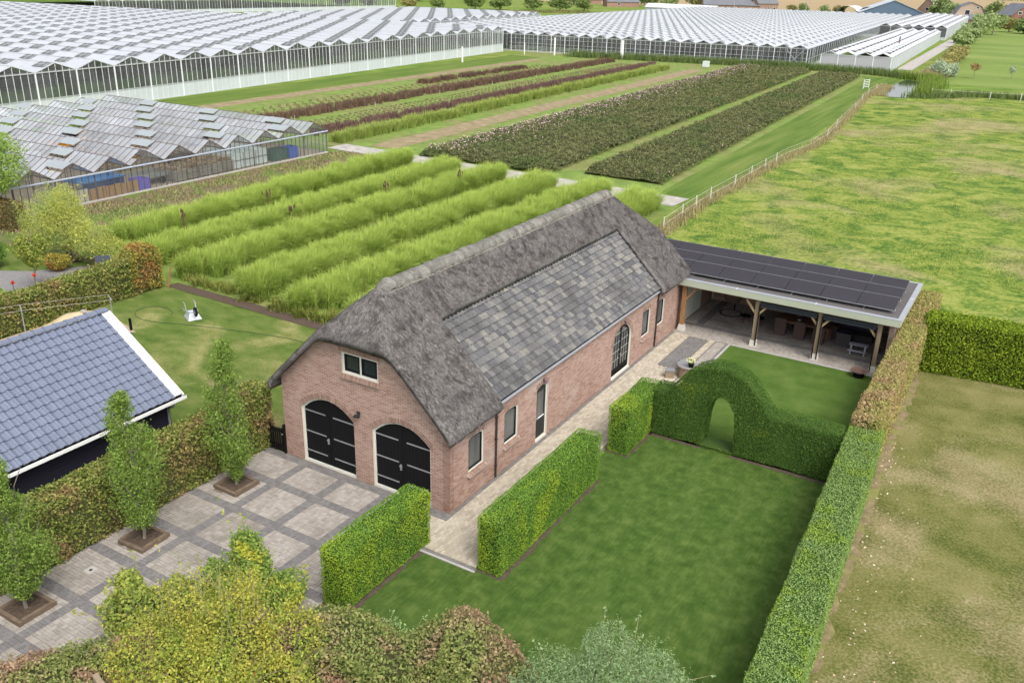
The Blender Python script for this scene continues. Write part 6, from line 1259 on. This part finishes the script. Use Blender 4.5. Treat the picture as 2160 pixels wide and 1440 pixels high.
# guy braces and gable door posts on the bright glasshouse
br = thing('steel_brace', 'galvanised X-shaped steel brace at the right corner of the bright glasshouse', 'brace', (-35.3, 186.9, 0)); [MB().bar(p, q, .14).build('strut', steel_m, br) for p, q in (((-3.6, -.6, 0), (-.1, -.2, 3.6)), ((-.1, -.2, 0), (-3.6, -.6, 3.6)), ((-3.6, -.6, 0), (-3.6, -.6, 4.6)), ((-.1, -.2, 0), (-.1, -.2, 4.8)))]
# ---------------------------------------------------------------- fields: fences, gate, reeds, ditch plants
fc = thing('field_fence', 'thin wire stock fence with pale posts running from the veranda to the ditch', 'fence', (0, 0, 0)); fpst = [(-8.0, 39.0), (-8.3, 43.6), (-8.5, 47.2), (-8.6, 51), (-8.55, 57.4), (-8.6, 62.5), (-8.6, 67), (-8.6, 71), (-8.6, 75.2), (-7.9, 83), (-8.0, 91), (-8.9, 100), (-9.8, 110), (-10.8, 121), (-11.9, 132), (-13.0, 143), (-13.1, 151)]
for i, (x, y) in enumerate(fpst):
    MB().box((x-.03, y-.03, 0), (x+.03, y+.03, 1.15)).build('post', oakg_m if i in (8, 9, 12) else flat('pale_post', (.62, .60, .55)) if 'pale_post' not in MATS else MATS['pale_post'], fc)
for z in (.55, 1.05): MB().tube([(x, y, z) for x, y in fpst], .012, 4).build('wire', flat('fence_wire', (.5, .48, .42)) if 'fence_wire' not in MATS else MATS['fence_wire'], fc)
f2 = thing('ditch_fence', 'wire fence with few pale posts along the far edge of the meadow', 'fence', (0, 0, 0)); p2 = [(-3.9, 149.5), (-1, 150), (5, 151), (9.5, 152.5), (15, 153), (24, 154)]
for x, y in p2: MB().box((x-.05, y-.05, 0), (x+.05, y+.05, 1.3)).build('post', MATS['pale_post'], f2)
MB().tube([(x, y, 1.1) for x, y in p2], .015, 4).build('wire', MATS['fence_wire'], f2)
gt2 = thing('field_gate', 'small white tubular gate standing alone on the grass before the ditch', 'gate', (-15.4, 153.5, 0), R(78))
for z in (.3, .6, .9, 1.2, 1.5): MB().bar((-1.2, 0, z), (1.2, 0, z), .07).build('rail', white_m, gt2)
for x in (-1.2, 1.2): MB().bar((x, 0, 0), (x, 0, 1.6), .09).build('stile', white_m, gt2)
drygrass = mat('dry_grass', [(.26, .22, .10), (.48, .41, .22)], nw=.4, rnd=.6, transl=.3, scale=.5); greengrass = mat('long_grass', [(.09, .16, .025), (.18, .27, .045), (.30, .34, .08)], nw=.4, rnd=.6, transl=.3, scale=.5); reedm = mat('reed', [(.07, .12, .03), (.14, .20, .06), (.24, .27, .10)], nw=.4, rnd=.6, transl=.3, scale=.3)
def scatter(name, P, H, sp, w_, m, label=None, cat=None, nseg=2):
    V, F, r, t = blades(P, H, sp, w_, nseg=nseg); props(link(name, np_mesh(name, V, F, m, {'rnd': r, 't': t})), label, cat, None, 'stuff')
k = 9000; t = rg.random(k)**1.4; yy = 38+115*t; xx = np.interp(yy, [p[1] for p in fpst], [p[0] for p in fpst])+rg.normal(size=k)*.35
scatter('fence_grass', np.stack([xx, yy, np.zeros(k)], 1), rg.uniform(.25, .7, k), .3, .05*1.0, drygrass)
k = 16000; P = np.stack([rg.uniform(-47.6, -38.5, k), rg.uniform(11, 49, k), np.zeros(k)], 1); kp = snoise(P, .8, 4)+rg.normal(size=k)*.3 > .1; P = P[kp]
scatter('verge_weeds', P, rg.uniform(.06, .32, len(P)), .2, .08, mat('verge_weed', [(0, (.14, .09, .06)), (.4, (.26, .19, .11)), (.6, (.20, .24, .07)), (1, (.34, .36, .12))], scale=.7, nw=.6, rnd=.4))
# meadow tufts
k = 90000; u = rg.random(k)**1.7; yy = 27+120*u; xx = -8+rg.random(k)*(14+.62*(yy-20)); nz = snoise(np.stack([xx, yy, yy*0], 1), .33, 12)+snoise(np.stack([xx, yy, yy*0], 1), .9, 14)*.6; kp = nz > -.15; P = np.stack([xx, yy, np.zeros(k)], 1)[kp]
scatter('meadow_tufts', P, rg.uniform(.05, .15, len(P)), .16, .08, mat('meadow_blade', [(0, (.14, .21, .04)), (.5, (.25, .32, .06)), (1, (.38, .41, .11))], scale=.3, nw=.6, rnd=.4, transl=.3), nseg=1)
def reeds(pts, wid, h, k, m, name='reeds', bw=.12):
    P = np.array(pts, float); s = np.concatenate([[0], np.cumsum(np.linalg.norm(np.diff(P, axis=0), axis=1))]); q = rg.random(k)*s[-1]
    Q = np.stack([np.interp(q, s, P[:, 0])+rg.normal(size=k)*wid, np.interp(q, s, P[:, 1])+rg.normal(size=k)*wid, np.zeros(k)], 1); scatter(name, Q, h*rg.uniform(.5, 1.1, k), h*.4, bw, m)
reeds([(-86, 173.5), (-60, 179.5), (-38, 184.5), (-20, 183), (-13.5, 180)], 1.0, 1.9, 9000, reedm)
reeds([(-5.6, 144.5), (2, 154.5), (12, 155.5), (30, 157), (60, 159)], 1.0, 1.2, 8000, reedm)
reeds([(-12.8, 178), (-7, 177), (-5.8, 168), (-5, 158), (-5.2, 146)], .8, 1.9, 4500, greengrass)
reeds([(-13.0, 160), (-12.6, 150), (-11.5, 143)], .6, .7, 1500, drygrass, 'dry_bank_grass')
reeds([(-12.5, 181), (-9, 181), (-8, 190), (-9.5, 200)], 1.0, 1.8, 2500, drygrass, 'dry_reeds')
sil = leafmat('silver_willow_leaf', [(0, (.14, .20, .10)), (.5, (.26, .32, .20)), (1, (.42, .47, .36))], tr=.3); oliv = leafmat('olive_bush_leaf', [(0, (.09, .09, .03)), (.5, (.17, .16, .055)), (1, (.26, .22, .09))], tr=.2)
shrub('silver_bush', 'silvery grey-green willow bush at the bend of the ditch', (-7.2, 187), [((0, 0, 1.6), (2.2, 2.2, 1.9)), ((1.5, 4, 1.3), (1.8, 2, 1.5))], sil, 2600, .42, seed=3, stems=6)
shrub('olive_bush_row', 'row of olive brown bushes along the ditch behind the silver bush', (-8.5, 215), [((0, -8, 1.4), (2.2, 6, 1.6)), ((-.5, 4, 1.6), (2.4, 7, 1.9)), ((-1, 18, 1.8), (2.5, 8, 2.1)), ((-1.5, 32, 1.7), (2.5, 8, 2.0))], oliv, 6000, .5, seed=6, stems=8)
pale = leafmat('pale_willow_leaf', [(0, (.11, .15, .06)), (.5, (.18, .23, .09)), (1, (.27, .31, .14))], tr=.3)
for i, (x, y, h, r_) in enumerate([(-14.5, 300, 5, 4), (-15, 325, 6, 4.5), (-16, 350, 7, 5), (-16, 378, 9, 5.5), (-14, 405, 10, 6)]):
    tree('pollard_willow', ['small pale willow nearest along the farm road', 'second pale willow along the farm road', 'middle pale willow along the farm road', 'fourth pale willow, leaning over the farm road', 'tallest pale willow at the far end of the farm road'][i], x, y, h, r_, pale, n=1500, size=.9, seed=100+i, trunk=.25, limbs=4, clear=.12)
for i, (x, y, h) in enumerate([(-4.0, 182.5, 3.4), (5.5, 196, 3.0)]): tree('silver_sapling', ['thin silvery sapling on the far pasture, left one', 'thin silvery sapling at the right edge of the far pasture'][i], x, y, h, .8, sil, n=260, size=.3, seed=120+i, trunk=.06, limbs=4)
tree('bronze_sapling', 'small round bronze-leaved tree on the far pasture', -1.0, 190, 3.1, 1.3, leafmat('bronze_leaf', [(.16, .13, .05), (.30, .20, .09)]), n=420, size=.3, seed=130, trunk=.06, limbs=4, zc=.75, clear=.4)
t = thing('water_tank', 'white square liquid tank standing before the bright glasshouse', 'tank', (-52, 171.5, 0)); MB().box((-.6, -.6, .15), (.6, .6, 1.3)).build('body', whitep, t); MB().box((-.65, -.65, 0), (.65, .65, .15)).build('pallet', palw, t); mb = MB(); [mb.bar((s*.62, q, .15), (s*.62, q, 1.3), .03) for s in (-1, 1) for q in (-.5, 0, .5)]; mb.build('cage', steel_m, t)
def pole(label, x, y, h, r_=.14, m=white_m, name='white_pipe', cat='pipe'): o = MB().tube([(0, 0, 0), (0, 0, h)], r_, 8).build(name, m); o.location = (x, y, 0); props(o, label, cat)
pole('thick white vent pipe standing before the bright glasshouse front', -73.8, 175.5, 4.2, .38); pole('white drain pipe against the corner of the large glasshouse', -95.6, 142.0, 3.2, .18); pole('thin white pole at the left joint of the bright glasshouse', -90.5, 173.6, 4.0, .2); pole('lonely low white pipe in front of the bright glasshouse, far left', -96.7, 170.0, 2.6, .12)
o = MB().tube([(0, 0, 0), (0, 0, 1.7)], .16, 8).build('roof_flue', flat('flue_dark', (.12, .05, .06))); o.location = (-24.6, 244, 3.3); props(o, 'short dark red flue standing on the narrow four-gabled glasshouse roof', 'flue')
# peg markers in the crop strips
for i, y in enumerate(np.arange(60, 160, 16.5)): o = MB().box((-.025, -.025, 0), (.025, .025, .8)).build('marker_peg', conc_m); o.location = (fb(-64.4, y), y, 0); props(o, '%s white marker peg along the rusty brown plant row, counted from the concrete path' % ('first', 'second', 'third', 'fourth', 'fifth', 'sixth', 'seventh')[i], 'peg', 'white marker pegs in the nursery field')
o = MB().box((-.35, -.15, .3), (.35, .15, .35)).build('slab_plate', conc_m); bpy.data.objects.remove(o)

# ---------------------------------------------------------------- distant farm buildings and trees
brk = mat('far_brick', [(.22, .13, .10), (.36, .23, .18)], scale=.5, rough=.9); brk2 = mat('far_tan_brick', [(.33, .25, .18), (.44, .35, .27)], scale=.5, rough=.9); slate_ = mat('far_slate', [(.10, .105, .12), (.19, .195, .215)], scale=.4, rough=.7); rtile = mat('far_brown_tile', [(.15, .10, .085), (.25, .17, .14)], scale=.4, rough=.8); bluem = flat('navy_cladding', (.10, .15, .22), rough=.5); ltroof = flat('pale_sheet_roof', (.42, .45, .50), rough=.5)
def house(name, label, x, y, w_, d_, he, hr_, rz, wm, rm, wins=(), cat='house', chim=0, doors=(), over=.4, gamb=0):
    """gable faces local -y; ridge along y; wins=(face,u,z,w,h) face f (front) or r (right side)"""
    t = thing(name, label, cat, (x, y, 0), rz); prof = [(-w_/2, 0), (w_/2, 0), (w_/2, he), (0, hr_), (-w_/2, he)]
    if gamb: prof = [(-w_/2, 0), (w_/2, 0), (w_/2, he), (w_*.32, he+(hr_-he)*.7), (0, hr_), (-w_*.32, he+(hr_-he)*.7), (-w_/2, he)]
    MB().prism(prof, 'y', 0, d_).build('walls', wm, t); up_ = prof[2:]
    for k in range(len(up_)-1):
        (x0, z0_), (x1, z1_) = up_[k], up_[k+1]; nn = np.array([-(z1_-z0_), 0, x1-x0]); nn = nn/np.linalg.norm(nn)*-1
        if nn[2] < 0: nn = -nn
        dd = np.array([x1-x0, 0, z1_-z0_]); dd /= np.linalg.norm(dd); p = np.array([x0, 0, z0_])-dd*(over if k == 0 else 0); q = np.array([x1, 0, z1_])+dd*(over if k == len(up_)-2 else 0); th = nn*.18; e = .03
        MB().add([p+nn*e+(0, -over, 0), q+nn*e+(0, -over, 0), q+nn*e+(0, d_+over, 0), p+nn*e+(0, d_+over, 0), p+th+(0, -over, 0), q+th+(0, -over, 0), q+th+(0, d_+over, 0), p+th+(0, d_+over, 0)], BOXF).build('roof', rm, t)
    for f_, u, z, a, b in wins:
        fm_ = MB(); pm_ = MB()
        if f_ == 'f': fm_.box((u-a/2, -.06, z), (u+a/2, .02, z+b)); pm_.box((u-a/2+.12, -.08, z+.12), (u+a/2-.12, -.061, z+b-.12))
        else: fm_.box((w_/2-.02, u-a/2, z), (w_/2+.06, u+a/2, z+b)); pm_.box((w_/2+.061, u-a/2+.12, z+.12), (w_/2+.08, u+a/2-.12, z+b-.12))
        wo = fm_.build('window', white_m, t); pm_.build('pane', darkglass_m, wo)
    for f_, u, z, a, b in doors: MB().box((u-a/2, -.05, 0), (u+a/2, .02, b)).build('door', blackm_m, t)
    if chim: MB().box((-.5, d_*.3, hr_-.6), (.5, d_*.3+.9, hr_+chim)).build('chimney', brk, t)
    return t
house('long_farm_shed', 'long low farm shed with grey roof and open dark front behind the bright glasshouse', -188, 545, 16, 34, 4.2, 8.5, R(-62), brk, slate_, [('r', 6+4.5*i, 1.4, 1.6, 1.5) for i in range(6)]+[('f', 4.5, 1.2, 2, 1.6)], cat='shed', doors=[('f', -1, 0, 9, 3.8)])
house('brick_farmhouse', 'red brick farmhouse with slate roof and white windows on the horizon', -160, 556, 11, 17, 5.6, 11, R(-28), brk, slate_, [('f', -3, 1.4, 1.6, 2), ('f', 3, 1.4, 1.6, 2), ('f', 0, 6.2, 2.2, 2.2), ('r', 4, 1.5, 1.8, 2), ('r', 9, 1.5, 1.8, 2), ('r', 14, 1.5, 1.8, 2)], chim=1)
house('navy_barn', 'wide navy-blue metal barn with pale sheet roof behind the greenhouses', -72, 522, 34, 40, 3.8, 10.2, R(14), bluem, ltroof, cat='barn', doors=[])
house('thatched_farmhouse', 'thatched farmhouse with steep roof behind the navy barn', -62, 575, 14, 18, 3.5, 12, R(-20), brk, mat('far_thatch', [(.24, .21, .18), (.36, .32, .28)], scale=.6), [('f', 0, 4.5, 2, 2)], chim=1)
house('mansard_house', 'tan brick house with curved gambrel gable and one dark window', -33.5, 516, 15, 17, 4.2, 10.6, R(12), brk2, slate_, [('f', -1.5, 4.2, 2.4, 2.8), ('f', 3, 7.6, 1.2, 1.2)], gamb=1)
house('garden_annex', 'low annex with slate roof right of the tan gambrel house', -20.5, 500, 8, 12, 3, 5.2, R(80), brk, slate_, [('r', 5, 1, 1.6, 1.6)], cat='annex')
house('red_brick_house', 'dark red brick house with grey roof at the top right corner', -7, 492, 14, 16, 5.8, 11, R(30), mat('deep_red_brick', [(.17, .08, .065), (.27, .14, .11)], scale=.5), slate_, [('f', -3, 6.2, 1.8, 1.4), ('f', 2.5, 1.4, 2, 2), ('r', 5, 1.4, 2, 2)])
house('grey_roof_house', 'low house with grey roof peeping over the left end of the bright glasshouse', -262, 560, 12, 22, 3.2, 7.5, R(-50), brk, slate_, [('r', 8, 1.2, 2, 1.4)])
house('small_grey_shed', 'small shed with brown tiled roof on the horizon above the rear glasshouse', -300, 600, 9, 14, 3, 6, R(-40), brk, slate_, cat='shed')
house('low_white_glasshouse', 'low white glasshouse strip on the horizon with small gabled end', -205, 500, 7, 44, 2.6, 4.6, R(-96), ltroof, ventw_m, cat='greenhouse')
house('brown_barn', 'dark brown tiled barn half hidden by trees on the horizon', -225, 640, 12, 26, 4, 9, R(-60), brk, rtile, cat='barn')
t = thing('plastic_tunnels', 'two pale plastic hoop tunnels beside the navy barn', 'tunnel', (-93, 536, 0))
for k in range(2):
    mb = MB(); V = []
    for s in (0, 1):
        for i in range(11): a = pi*i/10; V.append((-6+12*k+cos(a)*6, s*22, 2.2+sin(a)*4.2))
    V = [(-12+12*k, 0, 0), (-12+12*k, 22, 0), (0+12*k, 0, 0), (0+12*k, 22, 0)]+V; F = [(4+i, 5+i, 16+i, 15+i) for i in range(10)]+[(2, 4, 15, 3), (0, 1, 25, 14)]; mb.add(V, F); mb.build('cover', flat('tunnel_film', (.62, .62, .60), rough=.5) if 'tunnel_film' not in MATS else MATS['tunnel_film'], t)
dkt = leafmat('far_tree_leaf', [(0, (.05, .08, .025)), (.5, (.10, .14, .04)), (1, (.19, .22, .08))], tr=.2)
ft = [(-330, 372, 8, 6), (-318, 380, 6, 6), (-300, 392, 5, 7), (-286, 400, 6, 6), (-272, 415, 9, 7), (-262, 425, 9, 8), (-250, 440, 8, 7), (-240, 455, 7, 8), (-232, 470, 7, 7), (-246, 600, 14, 10), (-216, 560, 12, 9), (-206, 585, 14, 10), (-196, 600, 13, 9), (-172, 560, 10, 6), (-136, 560, 6, 5), (-128, 552, 7, 5), (-113, 545, 7, 4), (-106, 548, 7, 4), (-52, 560, 13, 8), (-45, 540, 11, 7), (-41, 528, 7, 5), (-22, 520, 12, 7), (-16, 505, 10, 6), (-10, 440, 7, 6), (-4, 430, 7, 6), (2, 425, 6, 7), (8, 520, 12, 8), (-286, 560, 12, 10), (-310, 590, 13, 11), (-345, 520, 11, 10), (-375, 500, 12, 12), (-270, 640, 13, 10)]
base = []; ORD = ('first', 'second', 'third', 'fourth', 'fifth', 'sixth', 'seventh', 'eighth', 'ninth', 'tenth')
for i, (x, y, h, r_) in enumerate(ft):
    if i < 3: base.append(tree('far_tree', '', 0, 0, 8, 6, [dkt, pale, oliv][i], n=1100, size=1.0, seed=200+i, trunk=.3, limbs=4, clear=.03, zc=.5)); t = base[i]
    else: t = dup(base[i % 3 if x > -230 else 0])
    t.location = (x, y, 0); t.scale = (r_/6, r_/6, h/8); t.rotation_euler = (0, 0, i*1.3); t['group'] = 'distant trees around the farms'; t['label'] = (('%s bush from the left in the line behind the rear glasshouse' % ORD[i]) if i < 9 else ('%s tree from the left among the farmhouses behind the bright glasshouse' % ORD[i-9]) if i < 15 else ('%s small tree before the stubble field beside the hoop tunnels' % ORD[i-15]) if i < 18 else ('%s tree among the houses behind the navy barn, counted from it' % ORD[i-18]) if i < 27 else ('%s tree in the far wood line at the upper left, beyond all glasshouses' % ORD[i-27])); t['category'] = 'tree'
props(link('horizon_wood', (lambda P: (lambda l: np_mesh('horizon_wood', l[0], l[1], dkt, {'rnd': l[2]}))(leaves(P, np.tile([0, -1., .5], (len(P), 1)), 3.2)))(np.stack([rg.uniform(-1700, 700, 9000), 1750+rg.normal(size=9000)*12, abs(rg.normal(size=9000))*6], 1))), kind='stuff')
reeds([(-262, 300), (-268, 360), (-225, 420), (-215, 440)], 4, 1.4, 4000, mat('olive_weeds', [(.12, .13, .04), (.24, .23, .09)], nw=.4, rnd=.6), 'waste_ground_weeds', .5)
for i, (x, y, h) in enumerate([(-197, 545, 14), (-166, 540, 12), (-118, 520, 9)]): pole(['tall grey lamp pole between the farm shed and the trees', 'grey pole in front of the brick farmhouse', 'thin pole near the hoop tunnels'][i], x, y, h, .18, steel_m, 'utility_pole', 'pole')
